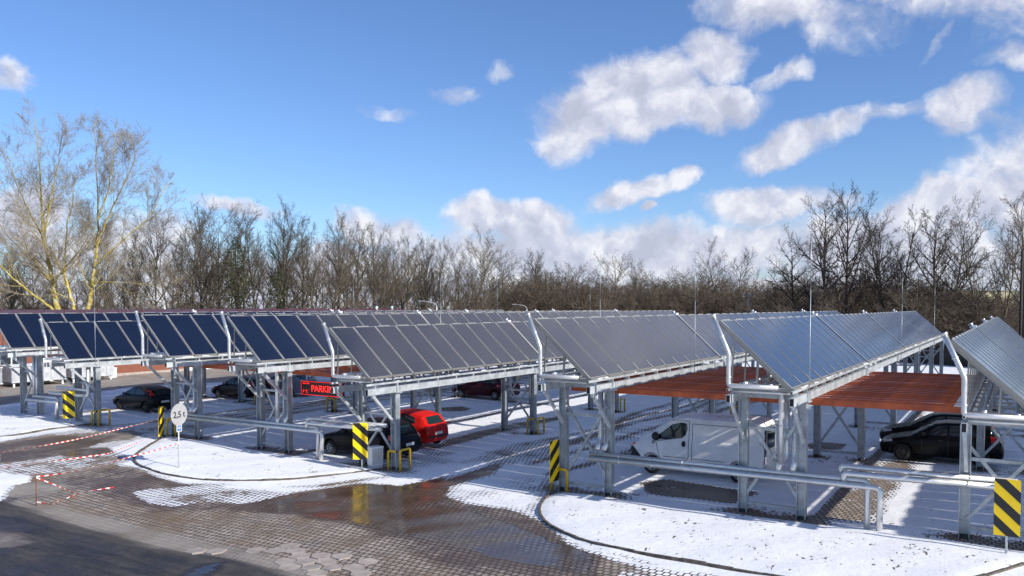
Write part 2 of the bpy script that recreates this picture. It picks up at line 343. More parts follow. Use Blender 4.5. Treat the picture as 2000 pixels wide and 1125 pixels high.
# footprints / tufts of soil where posts meet the islands
for v2 in V2:
    k=np.exp(-((PU-24.35)/.35)**2)*np.exp(-((PV-(v2-.85))/1.4)**2); snow-=k*.75; dirt+=k*.7
HT+=.012*np.sin(PV*1.3+PU*.7)+.008*np.sin(PV*2.9-PU*1.9)
def attr(me,name,arr):
    a=me.attributes.new(name,'FLOAT','POINT'); a.data.foreach_set('value',arr.astype(np.float32))
def grid_obj(name,maskf,mat):
    nu,nv=shp; idx=np.arange(nu*nv).reshape(shp)
    quads=np.stack([idx[:-1,:-1],idx[:-1,1:],idx[1:,1:],idx[1:,:-1]],-1).reshape(-1,4)
    sel=quads[maskf]; used=np.unique(sel); rem=np.full(nu*nv,-1); rem[used]=np.arange(len(used))
    me=bpy.data.meshes.new(name); q=rem[sel]
    me.vertices.add(len(used)); me.vertices.foreach_set('co',np.stack([PV[used],PU[used],HT[used]],-1).astype(np.float32).ravel())
    me.loops.add(q.size); me.loops.foreach_set('vertex_index',q.ravel().astype(np.int32))
    me.polygons.add(len(q)); me.polygons.foreach_set('loop_start',np.arange(0,q.size,4,dtype=np.int32))
    me.update(); me.validate()
    for n,a in (('snowcov',snow),('wetness',wet),('asphalt',asph),('plain',plain),('dirt',dirt)): attr(me,n,a[used])
    me.polygons.foreach_set('use_smooth',[True]*len(q)); me.materials.append(mat)
    return tag(link(name,me),kind='structure')
def groundmat():
    m,nt,p=newmat('snowy_paving'); L=nt.links
    def mth(op,a,b=None,c=None):
        n=N(nt,'ShaderNodeMath',operation=op)
        for i,x in enumerate((a,b,c)):
            if x is None: continue
            if isinstance(x,(int,float)): n.inputs[i].default_value=x
            else: L.new(x,n.inputs[i])
        return n.outputs[0]
    def mixc(f,a,b):
        n=N(nt,'ShaderNodeMix',data_type='RGBA')
        for i,x in ((0,f),(6,a),(7,b)):
            if isinstance(x,(int,float)): n.inputs[i].default_value=x
            elif isinstance(x,tuple): n.inputs[i].default_value=(*x,1)
            else: L.new(x,n.inputs[i])
        return n.outputs[2]
    def at_(n): return N(nt,'ShaderNodeAttribute',attribute_name=n).outputs['Fac']
    def noise(s,d,r=.55,vec=None):
        n=N(nt,'ShaderNodeTexNoise',ins={'Scale':s,'Detail':d,'Roughness':r}); L.new(vec or tc.outputs['Object'],n.inputs['Vector']); return n.outputs['Fac']
    def sm(x,a,b,t0=0,t1=1):
        n=N(nt,'ShaderNodeMapRange',interpolation_type='SMOOTHSTEP',ins={'From Min':a,'From Max':b,'To Min':t0,'To Max':t1}); L.new(x,n.inputs['Value']); return n.outputs[0]
    tc=N(nt,'ShaderNodeTexCoord')
    # warped coordinates so that the paving courses are not ruler straight
    wv=N(nt,'ShaderNodeTexNoise',ins={'Scale':.5,'Detail':3}); L.new(tc.outputs['Object'],wv.inputs['Vector'])
    w2=N(nt,'ShaderNodeVectorMath',operation='MULTIPLY_ADD'); L.new(wv.outputs['Color'],w2.inputs[0]); w2.inputs[1].default_value=(.22,.22,0); L.new(tc.outputs['Object'],w2.inputs[2])
    br=N(nt,'ShaderNodeTexBrick',offset=.5,ins={'Scale':1.0,'Mortar Size':.03,'Mortar Smooth':.4,'Brick Width':.18,'Row Height':.215,'Bias':0})
    br.inputs['Color1'].default_value=(.44,.375,.32,1); br.inputs['Color2'].default_value=(.28,.235,.195,1); br.inputs['Mortar'].default_value=(.06,.046,.034,1)
    L.new(w2.outputs[0],br.inputs['Vector'])
    joint0=br.outputs['Fac']
    sc,we,asf,pl,di=(at_(x) for x in ('snowcov','wetness','asphalt','plain','dirt'))
    nA=noise(.55,7,.62); nB=noise(3.2,5,.6); nC=noise(14,4)
    joint=mth('MULTIPLY',joint0,mth('MULTIPLY',sm(nB,.28,.62,.3,1.0),sm(nA,.3,.6,.45,1.0)))
    # bare surfaces
    mud=sm(nA,.42,.66)
    pav=mixc(mth('MULTIPLY',mud,.75),br.outputs['Color'],(.155,.100,.056))
    pav=mixc(sm(nB,.45,.75,0,.5),pav,(.10,.082,.068))
    conc=mixc(nB,(.23,.205,.175),(.36,.325,.285))
    conc=mixc(sm(nA,.45,.62,0,.6),conc,(.20,.17,.14))
    st=N(nt,'ShaderNodeMapping'); st.inputs['Scale'].default_value=(.35,2.2,1); st.inputs['Rotation'].default_value=(0,0,R(-20)); L.new(tc.outputs['Object'],st.inputs['Vector'])
    nS=noise(1.6,7,.65,st.outputs[0])
    asc=mixc(sm(nS,.38,.62),(.032,.029,.030),(.066,.059,.055)); asc=mixc(sm(nC,.5,.8,0,.35),asc,(.12,.105,.09))
    asc=mixc(sm(nA,.52,.68,0,.55),asc,(.10,.078,.06))
    base=mixc(pl,pav,conc); base=mixc(asf,base,asc)
    # wet: darker where water lies
    wn_=mth('ADD',we,mth('MULTIPLY',mth('SUBTRACT',nA,.5),.9)); wn_=mth('ADD',wn_,mth('MULTIPLY',mth('SUBTRACT',nB,.5),.35))
    damp=sm(wn_,.25,.6); pud=sm(wn_,.78,.83)
    dk=N(nt,'ShaderNodeMix',data_type='RGBA',blend_type='MULTIPLY'); L.new(mth('MULTIPLY',damp,.85),dk.inputs[0]); L.new(base,dk.inputs[6]); dk.inputs[7].default_value=(.42,.36,.31,1)
    base=dk.outputs[2]
    base=mixc(mth('MULTIPLY',pud,.25),base,(.045,.033,.023))
    # snow cover
    s=mth('ADD',sc,mth('MULTIPLY',mth('SUBTRACT',nA,.5),1.15)); s=mth('ADD',s,mth('MULTIPLY',mth('SUBTRACT',nB,.5),.45)); s=mth('ADD',s,mth('MULTIPLY',mth('SUBTRACT',nC,.5),.18))
    s=mth('SUBTRACT',s,mth('MULTIPLY',mth('MULTIPLY',joint,.36),mth('SUBTRACT',1,asf)))
    cov=sm(s,.47,.56)
    # specks of soil and leaves on the snow
    ds=N(nt,'ShaderNodeMapping'); ds.inputs['Scale'].default_value=(1.0,.45,1); ds.inputs['Rotation'].default_value=(0,0,R(25)); L.new(tc.outputs['Object'],ds.inputs['Vector'])
    n5=noise(9,3,.6,ds.outputs[0]); n6=noise(1.1,3)
    sp=mth('ADD',n5,mth('MULTIPLY',di,.13)); sp=mth('ADD',sp,mth('MULTIPLY',mth('SUBTRACT',n6,.5),.5))
    sp2=mth('ADD',noise(3.6,6,.7,ds.outputs[0]),mth('ADD',mth('MULTIPLY',di,.12),mth('MULTIPLY',mth('SUBTRACT',n6,.5),.30))); speck=mth('MAXIMUM',sm(sp,.715,.735),sm(sp2,.70,.715))
    cov=mth('MULTIPLY',cov,mth('SUBTRACT',1,mth('MULTIPLY',speck,.92)))
    nD=noise(.9,5); sn=mixc(nB,(.74,.75,.78),(.88,.885,.90)); sn=mixc(sm(nD,.5,.72,0,.22),sn,(.66,.66,.66))
    col=mixc(cov,base,sn)
    col=mixc(mth('MULTIPLY',speck,mth('MULTIPLY',sm(sc,.8,1.0),.8)),col,(.055,.038,.022))
    L.new(col,p.inputs['Base Color'])
    ro=mth('SUBTRACT',.82,mth('MULTIPLY',damp,.42)); ro=mth('SUBTRACT',ro,mth('MULTIPLY',pud,.24)); ro=mth('MAXIMUM',ro,mth('MULTIPLY',cov,.75))
    L.new(mth('MAXIMUM',ro,.035),p.inputs['Roughness']); p.inputs['Specular IOR Level'].default_value=.5
    hgt=mth('ADD',mth('MULTIPLY',mth('MULTIPLY',mth('SUBTRACT',1,joint),mth('SUBTRACT',1,cov)),.35),mth('MULTIPLY',cov,.9)); hgt=mth('ADD',hgt,mth('MULTIPLY',nC,.35)); hgt=mth('ADD',hgt,mth('MULTIPLY',nB,1.1)); hgt=mth('ADD',hgt,mth('MULTIPLY',nD,1.5))
    hgt=mth('MULTIPLY',hgt,mth('SUBTRACT',1,mth('MULTIPLY',pud,mth('SUBTRACT',.965,mth('MULTIPLY',cov,.95)))))
    bu=N(nt,'ShaderNodeBump',ins={'Strength':.55,'Distance':.035}); L.new(hgt,bu.inputs['Height']); L.new(bu.outputs['Normal'],p.inputs['Normal'])
    return m
M['ground']=groundmat()
nu,nv=shp
cq=lambda A: A.reshape(shp)[:-1,:-1].ravel()
isq=cq(isl); asq=cq(asph)>.5
grid_obj('parking_lot',(isq==0)&(~asq),M['ground'])
grid_obj('road',(isq==0)&asq,M['ground'])
for k in (1,2,3): grid_obj('snow_verge',isq==k,M['ground'])
# wide terrain under and around, to the horizon
M['field']=pmat('snowy_field',(.42,.40,.38),.9,0,.5,.05,.2,3,c2=(.10,.085,.05))
mb=MB(); mb.face([(-1500,-600,-.35),(1500,-600,-.35),(1500,2200,-.35),(-1500,2200,-.35)])
tag(mb.build('ground',M['field']),kind='structure')
# kerbs
def kerb(pts,w_=.075,h=.032):
    mb=MB(); P=[Vector((a,b,0)) for a,b in pts]
    # resample
    Q=[]
    for a,b in zip(P,P[1:]):
        n=max(1,int((b-a).length/.5)); Q+=[a+(b-a)*(i/n) for i in range(n)]
    Q.append(P[-1]); Q2=list(Q)
    for _ in range(4): Q2=[Q2[0]]+[(Q2[i-1]+Q2[i]*2+Q2[i+1])/4 for i in range(1,len(Q2)-1)]+[Q2[-1]]
    for i in range(len(Q2)-1):
        a,b=Q2[i],Q2[i+1]; d=(b-a).normalized(); n=Vector((-d.y,d.x,0)); b2=b-d*.006
        z0=g(a.x)+.045; z1=g(b.x)+.045; e=h+.010*math.sin(i*1.9)-.045*max(0,math.sin(i*.37+1)*math.sin(i*.13))
        A=[a-n*w_/2,a+n*w_/2,b2+n*w_/2,b2-n*w_/2]; zz=[z0,z0,z1,z1]
        k=len(mb.v)
        for q,z in zip(A,zz): mb.v.append((q.x,q.y,z-.12))
        for q,z in zip(A,zz): mb.v.append((q.x,q.y,z+e))
        for q in ((0,1,2,3),(7,6,5,4),(1,0,4,5),(2,1,5,6),(3,2,6,7),(0,3,7,4)): mb.f.append(tuple(k+j for j in q)); mb.m.append(0)
    return tag(mb.build('kerb',M['kerb']),kind='structure')
kerb([tuple(x) for x in ISL[0][2:8]]); kerb([tuple(x) for x in ISL[1][:14]]); kerb([tuple(x) for x in ISL[2][:17]])
# hexagonal slabs at the road edge
mb=MB(); rs=random.Random(5)
for (cx,cy,n) in ((520,1080,2),(560,1090,2),(600,1096,3),(640,1104,3),(560,1104,2),(620,1114,2),(690,1112,2),(720,1122,1),(590,1078,1),(505,1072,1),(395,1078,1),(420,1076,1),(655,1092,1),(480,1078,1)):
    v,u=G(cx,cy)
    for i in range(n):
        # snap to a hex lattice
        a=.30; q=round((v)*2/(3*a)); r=round((u-(q%2)*a*.866)/(a*1.732))+(i*1 if i<2 else -1)
        X=q*1.5*a; Y=r*a*1.732+(q%2)*a*.866; t=rs.uniform(-.012,.012); z=g(X)+.018+rs.uniform(-.006,.006)
        top=[(X+a*.9*math.cos(R(60*k))+rs.uniform(-.02,.02),Y+a*.9*math.sin(R(60*k))+rs.uniform(-.02,.02),z+t*math.cos(R(60*k))) for k in range(6)]
        mb.face(top)
        for k in range(6):
            p0,p1=top[k],top[(k+1)%6]; mb.face([p0,(p0[0],p0[1],z-.1),(p1[0],p1[1],z-.1),p1])
tag(mb.build('hexagonal_paving',M['slab']),kind='structure')
# ------------------------------------------------------------------ solar carports
def shifted(mb,dx,dy,dz): mb.v=[(x-dx,y-dy,z-dz) for x,y,z in mb.v]; return mb
PW=1.236
SX=.03-VT; SZ=ZT-ZB; SL=math.hypot(SX,SZ); sv_=Vector((SX/SL,0,-SZ/SL)); nv_=Vector((SZ/SL,0,SX/SL))
def on(s,y,h): p=sv_*s+nv_*h; return (VT+p.x,y,ZT+p.z)
mb=MB()
a,b=0,SL
c=[on(a,0,0),on(a,PW,0),on(b,PW,0),on(b,0,0)]; d=[on(a,0,-.09),on(a,PW,-.09),on(b,PW,-.09),on(b,0,-.09)]
mb.face([c[3],c[2],c[1],c[0]],1); mb.face(d,1)
for i in range(4): j=(i+1)%4; mb.face([c[i],c[j],d[j],d[i]],1)
e=.028
mb.face([on(SL-e,e,.003),on(SL-e,PW-e,.003),on(e,PW-e,.003),on(e,e,.003)],0)
for y in (-.032,):
    mb.bar(on(.0,y,.004),on(SL,y,.004),.026,.02,1,up=nv_)
    mb.bar(on(.0,y,.016),on(.34,y,.016),.05,.012,2,up=nv_); mb.bar(on(SL-.36,y,.016),on(SL,y,.016),.05,.012,2,up=nv_)
mb.bar(on(-.012,.2,.004),on(-.012,PW-.35,.004),.03,.02,2,up=nv_)
mb.box(.03,.07,0,PW,ZB-.05,ZB-.015,1)
PANEL=mb.build('tmp',[M['glass'],M['frame'],M['clip']]); PME=PANEL.data; PME.name='solar_panel'; bpy.data.objects.remove(PANEL)
mb=MB()     # sloping support frame under every joint
mb.bar(on(-.02,0,-.12),on(SL+.16,0,-.12),.045,.05,0,up=nv_)
zl=lambda x: ZT-(x-VT)/SX*SZ-.16
mb.bar((-1.66,0,3.86),(-1.66+.06,0,zl(-1.6)),.04,.04); mb.bar((-.95,0,3.86),(-.9,0,zl(-.92)),.04,.04)
mb.bar((-1.72,0,3.86),(.1,0,3.86),.05,.05)
t=mb.build('tmp',M['frame']); TME=t.data; TME.name='tilt_frame'; bpy.data.objects.remove(t)
def hsec(mb,x,y,z0,z1,w=.26,t=.022):
    mb.box(x-w/2,x-w/2+t,y-w/2,y+w/2,z0,z1); mb.box(x+w/2-t,x+w/2,y-w/2,y+w/2,z0,z1); mb.box(x-w/2+t,x+w/2-t,y-t/2,y+t/2,z0,z1)
ROWL=['eighth','seventh','sixth','fifth','fourth','third','second','first']
RL=["low tilted solar carport at the right edge, next to the black hatchback",
 "long tilted solar carport with pale blue panels above the rear of the white van",
 "long tilted solar carport with grey-blue panels just left of the white van",
 "low solar carport in the middle with the red hatchback parked under it",
 "high navy-panelled solar carport just left of the red PARKING display",
 "high navy-panelled solar carport standing behind the round 2,5 t sign",
 "low navy-panelled solar carport behind the leftmost striped board",
 "near black panelled solar carport at the left edge before the white containers",
 "solar carport beyond the right edge, casting shadow by the black hatchback"]
rr=random.Random(9)
meshcache={}
def shmesh(key,fn,mats,name,smooth=False):
    if key not in meshcache:
        o=fn().build(name,mats,smooth=smooth); meshcache[key]=o.data; bpy.data.objects.remove(o)
    return meshcache[key]
def put(name,me,parent,x,y,z): return link(name,me,parent,(x,y,z))
for ri,v2 in enumerate(V2+[9.38]):
    low=(LOW+[0])[ri]; dz=-.42 if low else 0; gz=g(v2-.85)
    T=thing('solar_carport',RL[ri],'solar carport',(v2,U1,gz),0,'rows of solar carports over the parking bays')
    oz=dz-gz; UE=U1+SEG*4
    bz0,bz1=3.46+dz,3.69+dz      # world z of beams
    if low: bz0,bz1=(3.09,3.33) if ri!=3 else (2.87,3.11)
    hb=bz0-gz
    for xb in (.08,-WP+.03):     # two box beams, hollow-end shade painted as a black block
        mb=MB(); L_=SEG*4-.2
        mb.box(xb-.065,xb+.065,-.12,L_,hb,bz1-gz); mb.box(xb-.05,xb+.05,-.123,-.02,hb+.015,bz1-gz-.015,1)
        mb.build('beam',[M['galvL'],M['black']],T)
        mb=MB(); zr=bz1-gz+.115; mb.box(xb-.035,xb+.035,-.16,L_,zr,zr+.07); mb.box(xb-.025,xb+.025,-.163,-.1,zr+.01,zr+.06,1)  # black block paints the shade inside the rail end
        y=.3
        while y<L_: mb.box(xb-.045,xb+.045,y,y+.05,bz1-gz-.01 if False else bz1-gz+.002,zr-.002); y+=1.3
        for k in range(40 if xb>0 else 14):   # snow left lying on the rail
            y=rr.uniform(.2,L_-1); l=rr.choice((.1,.2,.5,.9))*rr.uniform(.6,1.3)
            mb.box(xb-.03,xb+.03,y,y+l,zr+.072,zr+.072+rr.uniform(.012,.035),2)
        mb.build('rail',[M['galvL'],M['black'],M['snow']],T)
    for fi,fu in enumerate(FR):
        y=fu-U1
        for x in (0,-WP):
            me=shmesh(('post',round(hb,2)),lambda:(lambda q:(hsec(q,0,0,-.25,hb-.004),q)[1])(MB()),M['galv'],'post')
            put('post',me,T,x,y,0)
            def br():
                q=MB(); q.box(-.15,.23,-.16,.16,hb-.03,hb-.008); q.box(.152,.168,-.13,.13,hb-.0,bz1-gz+.01); q.box(-.14,-.07,-.10,.10,hb-.16,hb-.032)
                for yy in (-.12,.06): q.box(.168,.20,yy,yy+.05,hb-.005,bz1-gz+.02)
                return q
            if x==0: put('bracket',shmesh(('br',round(hb,2)),br,M['galvL'],'bracket'),T,x,y,0)
            def ft():
                q=MB(); n=9; pts=[((.2+.07*math.sin(k*2.3))*math.cos(k*2*math.pi/n),(.2+.07*math.cos(k*1.7))*math.sin(k*2*math.pi/n)) for k in range(n)]
                for k in range(n):
                    p0,p1=pts[k],pts[(k+1)%n]; q.face([(0,0,.09),(p0[0]*.7,p0[1]*.7,.08),(p1[0]*.7,p1[1]*.7,.08)]); q.face([(p0[0]*.7,p0[1]*.7,.08),(p0[0],p0[1],-.05),(p1[0],p1[1],-.05),(p1[0]*.7,p1[1]*.7,.08)])
                return q
            put('footing',shmesh('ft',ft,M['footing'],'footing'),T,x,y,0)
        def xb_():
            q=MB(); z1=hb-.55
            q.bar((-.06,.05,.5),(-WP+.06,.05,z1),.09,.06,up=(0,1,0)); return q
        def xc_():
            q=MB(); z1=hb-.55
            q.bar((-.06,-.05,z1),(-WP+.06,-.05,.5),.09,.06,up=(0,1,0)); return q
        put('brace',shmesh(('x1',round(hb,2)),xb_,M['galv'],'brace'),T,0,y,0); put('brace',shmesh(('x2',round(hb,2)),xc_,M['galv'],'brace'),T,0,y,0)
        for zz,hh in ((.22,.10),(hb-.95,.09)):
            put('cross_rail',shmesh(('cr',hh),lambda:(lambda q:(q.box(-WP+.132,-.132,-.045,.045,0,hh),q)[1])(MB()),M['galv'],'cross_rail'),T,0,y,zz)
        put('cross_beam',shmesh('cb',lambda:(lambda q:(q.box(-WP+.10,.012,-.08,.08,0,.19),q)[1])(MB()),M['galv'],'cross_beam'),T,0,y,hb+.01)
        if fi in (0,5):
            sg=-1 if fi==0 else 1
            for x in (.06,-WP+.03):
                mb=MB(); mb.bar((x,y+sg*1.35,hb-.06),(x,y+sg*.14,hb-1.2),.10,.08,up=(1,0,0)); mb.box(x-.05,x+.05,y+sg*1.35-.07,y+sg*1.35+.07,hb-.13,hb-.002)
                mb.build('knee_brace',M['galvL'],T)
    ns=4 if ri!=8 else 4
    for s in range(ns):
        for i in range(10):
            put('solar_panel',PME,T,0,SEG*s+.12+i*1.3,oz)
            put('tilt_frame',TME,T,0,SEG*s+.17+i*1.3,oz)
        put('tilt_frame',TME,T,0,SEG*s+.12+9*1.3+PW+.0,oz)
        def ep():
            q=MB(); q.bend([(-2.14,-.03,ZT+.13),(-1.68,-.03,4.86),(-1.68,-.03,3.95),(-.3,-.03,3.95)],.066,.08,12)
            q.tube([(-2.158,-.03,ZT+.172),(-2.13,-.03,ZT+.11)],.083,12)
            for a_,b_ in (((-1.9,5.36),(-1.885,5.325)),((-1.68,4.2),(-1.68,4.16))): q.tube([(a_[0],-.03,a_[1]),(b_[0],-.03,b_[1])],.081,12)
            return q
        put('vent_pipe',shmesh('ep',ep,M['alu'],'vent_pipe',True),T,0,SEG*s-(.0 if s else .02),oz)
        if s:
            def gc():
                q=MB(); q.bar(on(.0,-.03,.03),on(SL,-.03,.03),.11,.015,up=nv_); q.box(VT-.12,VT+.03,-.16,.10,ZT+.02,ZT+.10,1); return q
            put('joint_cover',shmesh('gc',gc,[M['clip'],M['snow']],'joint_cover'),T,0,SEG*s,oz)
    for x,z in ((-1.25,4.02),(-.55,3.98)):
        mb=MB(); mb.tube([(x,.05,z+oz),(x,SEG*4-.3,z+oz)],.058,10); mb.build('header_pipe',M['alu'],T,True)
    # pipework tray between beams at the near end
    mb=MB(); mb.bend([(-1.6,.22,3.78+oz),(-.6,.3,3.78+oz),(-.06,.3,3.78+oz)],.05,.1,10); mb.bend([(-1.5,.62,3.90+oz),(-.05,.66,3.90+oz)],.055,.1,10); mb.build('cross_pipe',M['alu'],T,True)
# ------------------------------------------------------------------ timber canopies
def canopy(vA,vB,zA,zB,label,grp='orange timber slat canopies between the carports'):
    T=thing('timber_canopy',label,'canopy',(vA,25.15,zA),0,grp); y=0; i=0
    while y<12.0:
        mb=MB(); L_=vB-vA; 
        mb.bar((0,0,.09),(L_,0,zB-zA+.09),.055,.175)
        for e_ in ((.0,.22),(L_-.28,L_-.04)):
            if rr.random()<.8: mb.box(e_[0]+.02,e_[1],-.045,.03,.182+(zB-zA)*e_[0]/L_,.182+rr.uniform(.02,.06)+(zB-zA)*e_[0]/L_,1)
        # thin rest of snow on the top edge
        a_=rr.uniform(.2,.8); b_=L_-rr.uniform(.2,.8); mb.face([(a_,-.02,.181+(zB-zA)*a_/L_),(b_,-.02,.181+(zB-zA)*b_/L_),(b_,.015,.181+(zB-zA)*b_/L_),(a_,.015,.181+(zB-zA)*a_/L_)],1 if i in (5,8,14,17) or rr.random()<.45 else 0)
        o=mb.build('slat',[M['timber'],M['snow']],T,loc=(0,y,0)); y+=.6; i+=1
zs=3.27
canopy(V2[2]-WP-.02,V2[1]-WP-.06,zs,zs,'orange-brown timber slat canopy above the white van, between two silver carports')
canopy(V2[1]-WP-.02,V2[0]-WP-.06,zs,zs+.03,'orange-brown timber slat canopy above the two black cars at right')
canopy(V2[5]-WP-.02,V2[4]-WP-.06,zs,zs,'orange-brown timber slat canopy left of the red PARKING display')
canopy(V2[4]-WP-.02,V2[3]-WP-.06,zs,zs-.1,'orange-brown timber slat canopy directly above the red PARKING display')
canopy(V2[7]-WP-.02,V2[6]-WP-.06,zs,zs+.03,'orange-brown timber slat canopy at far left above the black hatchback with red tail lamps')
# ------------------------------------------------------------------ low insulated pipelines
def pipeline(A2,zo,label,r_=.085):
    T=thing('insulated_pipeline',label,'pipeline',(A2,24.2,zo),0,'silver insulated pipelines in front of the carports')
    def sec(name,pts,r=r_,collars=()):
        mb=MB(); mb.bend(pts,r,.16,14)
        P=[Vector(p) for p in pts]
        for a,b in zip(P,P[1:]):
            d=b-a; n=int(d.length/1.0)
            for k in range(1,n): 
                c=a+d*(k/n); mb.tube([c-d.normalized()*.018,c+d.normalized()*.018],r*1.05,14)
        mb.build(name,M['alu'],T,True)
    sec('pipe',[(-.57,0,1.16),(8.3,0,1.22),(8.3,-.12,-.3)])
    sec('pipe',[(-.62,.15,1.29),(7.97,.13,1.35),(7.97,.01,-.3)])
    sec('pipe',[(7.35,.06,1.30),(7.35,.06,1.52),(11.4,.06,1.56)]); sec('pipe',[(7.25,.24,1.5),(7.25,.24,1.68),(11.5,.24,1.70)])
    for x,xx in ((-.36,-.33),(-.07,-.1)): sec('riser',[(x,.45,3.9),(x,.45,1.75),(xx,.15,1.45)],.092)
    sec('riser',[(5.68,.42,3.95),(5.68,.42,1.8),(5.55,.16,1.62),(5.55,.13,1.38)],.095); sec('riser',[(5.94,.42,3.8),(5.94,.42,1.8),(5.94,.18,1.40)],.095)
    sec('riser',[(4.9,-.55,3.82),(5.68,-.55,3.82),(5.68,-.3,2.6)] if False else [(4.4,.05,3.85),(5.62,.05,3.85),(5.62,.05,1.6)],.085)
    return T
pipeline(V2[2],0,'silver insulated pipeline running in front of the white van from the near right striped board')
pipeline(V2[5],-.17,'silver insulated pipeline starting at the round 2,5 t sign and running right')
T=thing('insulated_pipeline','short silver insulated pipeline loops beside the leftmost striped board','pipeline',(-44,24.2,0),0,'silver insulated pipelines in front of the carports')
for pts in ([(-2.6,0,1.02),(.4,0,1.06),(.4,-.1,-.1)],[(-2.3,.2,1.22),(.15,.2,1.24),(.15,.12,-.1)],[(-.3,0,1.54),(3.3,0,1.56),(3.3,0,3.6)],[(.1,.2,1.84),(3.05,.2,1.82),(3.05,.2,3.6)]):
    mb=MB(); mb.bend(pts,.09,.15,12); mb.build('pipe',M['alu'],T,True)
for x in (-2.3,-2.0): mb=MB(); mb.bend([(x,.25,3.9),(x,.25,1.2)],.075,.1,12); mb.build('riser',M['alu'],T,True)
# ------------------------------------------------------------------ yellow post guards
def guard(v,u,side,label):
    z=g(v); T=thing('post_guard',label,'post guard',(v,u,z),0,'yellow tube guards round the carport posts')
    s=side
    mb=MB(); mb.bend([(-.22*s,-.18,-.1),(-.22*s,-.18,.74),(.2*s,-.18,.74)],.048,.1,10); mb.build('hoop',M['yellow'],T,True)
    mb=MB(); mb.bend([(.38*s,-.18,-.1),(.38*s,-.18,.80),(.38*s,.42,.80),(.38*s,.42,-.1)],.048,.1,10); mb.build('hoop',M['yellow'],T,True)
    mb=MB(); mb.tube([(.2*s,-.18,.74),(.215*s,-.18,.74)],.045,10); mb.build('end_cap',M['black'],T,True)
def glabel(r,f):
    row={3:'low middle carport',2:'carport left of the van',5:'carport behind the round sign',6:'low far left carport'}[r]
    n=['front','second','third','fourth','fifth','sixth'][f]
    return 'yellow tube guard round the %s post of the %s'%(n,row)
for f,fu in enumerate(FR):
    guard(V2[3],fu,1,glabel(3,f)); guard(V2[2]-WP,fu,-1,glabel(2,f))
    guard(V2[5]-WP,fu,-1,glabel(5,f)); guard(V2[6],fu,1,glabel(6,f))
# ------------------------------------------------------------------ lightning rods
def rod(v,u,z0,z1,label):
    T=thing('lightning_rod',label,'lightning rod',(v,u,z0),0,'thin lightning rods on the carport beams')
    mb=MB(); h=z1-z0; mb.tube([(0,0,-.15),(0,0,h*.55)],.012,6); mb.tube([(0,0,h*.55),(0,0,h*.8)],.009,6); mb.tube([(0,0,h*.8),(0,0,h)],.005,6); mb.build('mast',M['galv'],T,True)
    mb=MB(); mb.box(-.06,.05,-.05,.05,-.2,-.1); mb.box(-.06,.05,-.04,.04,.02,.08); mb.build('clamp',M['galvL'],T)
for v,u,z1,l in ((V2[1]+.17,24.6,9.35,'tallest looking lightning rod, at the near end of the pale blue panelled carport'),
 (V2[1]+.17,46.4,8.7,'lightning rod halfway along the pale blue panelled carport at right'),
 (V2[1]+.17,65.6,8.6,'rightmost lightning rod, near the far end of the pale blue panelled carport'),
 (V2[2]+.17,32.4,8.9,'lightning rod rising behind the grey-blue panels left of the white van'),
 (V2[4]+.17,35.2,8.8,'lightning rod in front of the curved street lamp in the middle'),
 (V2[6]+.17,24.4,8.3,'leftmost lightning rod, standing before the big yellow-barked trees'),
 (V2[5]+.17,34.9,8.3,'lightning rod above the navy panels left of the middle carport'),
 (V2[3]+.17,42.5,9.2,'lightning rod at centre, right of the small street lamp'),
 (V2[5]+.17,65.2,8.4,'faint lightning rod just left of the centre one'),
 (V2[5]+.17,50.0,8.3,'faint lightning rod right of the curved street lamp')):
    rod(v,u,3.4,z1,l)
# ------------------------------------------------------------------ signs
def clip(poly,x0,x1,z0,z1):
    def cut(P,f,inter):
        o=[]
        for i in range(len(P)):
            a,b=P[i-1],P[i]; fa,fb=f(a),f(b)
            if fb: 
                if not fa:o.append(inter(a,b))
                o.append(b)
            elif fa:o.append(inter(a,b))
        return o
    def ix(X): return lambda a,b:(X,a[1]+(b[1]-a[1])*(X-a[0])/(b[0]-a[0]))
    def iz(Z): return lambda a,b:(a[0]+(b[0]-a[0])*(Z-a[1])/(b[1]-a[1]),Z)
    for f,i in ((lambda p:p[0]>=x0,ix(x0)),(lambda p:p[0]<=x1,ix(x1)),(lambda p:p[1]>=z0,iz(z0)),(lambda p:p[1]<=z1,iz(z1))):
        if poly: poly=cut(poly,f,i)
    return poly
def board(px,py,label,ztp,bw=.56,bh=1.40,lean=1,yaw=0,phase=.26,tilt=0,postx=.06,k=.95):
    v,u=G(px,py); z=g(v)+.06
    base=math.atan2(-v,u) # towards camera: rotate about z so -Y faces the camera
    face=math.atan2(v,-u) 
    T=thing('striped_warning_board',label,'warning board',(v,u,z),math.atan2(-v,u)+R(yaw),'yellow and black striped warning boards')
    mb=MB(); mb.tube([(postx,.03,-.2),(postx+tilt,.03,ztp-z-.02)],.028,10); mb.build('pole',M['galvL'],T,True)
    mb=MB(); x0,x1=-bw/2,bw/2; z1=ztp-z; z0=z1-bh
    mb.box(x0,x1,-.012,0,z0,z1,0)
    s=lean; p=.55; n=-8
    while n<12:
        zc=z0+phase+n*p
        q=[(x0,zc+(0 if s>0 else -bw*k*0)),(x1,zc-s*bw*k),(x1,zc-s*bw*k+p*.5),(x0,zc+p*.5)]
        q=clip(q,x0,x1,z0,z1)
        if q and len(q)>2: mb.face([(a,-.0145,b) for a,b in (q if True else q[::-1])],1)
        n+=1
    o=mb.build('board',[M['sign_y'],M['sign_k']],T)
    if tilt: o.rotation_euler=(0,R(4),0)
    return T
board(1965,1086,'large striped warning board at the right edge in front of the snow verge',1.98,postx=.0)
board(704,921,'striped warning board in front of the white cabinet, dark car behind it',1.72)
board(135,830,'striped warning board at far left on the snow verge beside the short pipes',1.80)
board(1083,960,'striped warning board turned away, beside the carport post left of the white van',1.66,lean=-1,yaw=54,phase=.12,postx=.1)
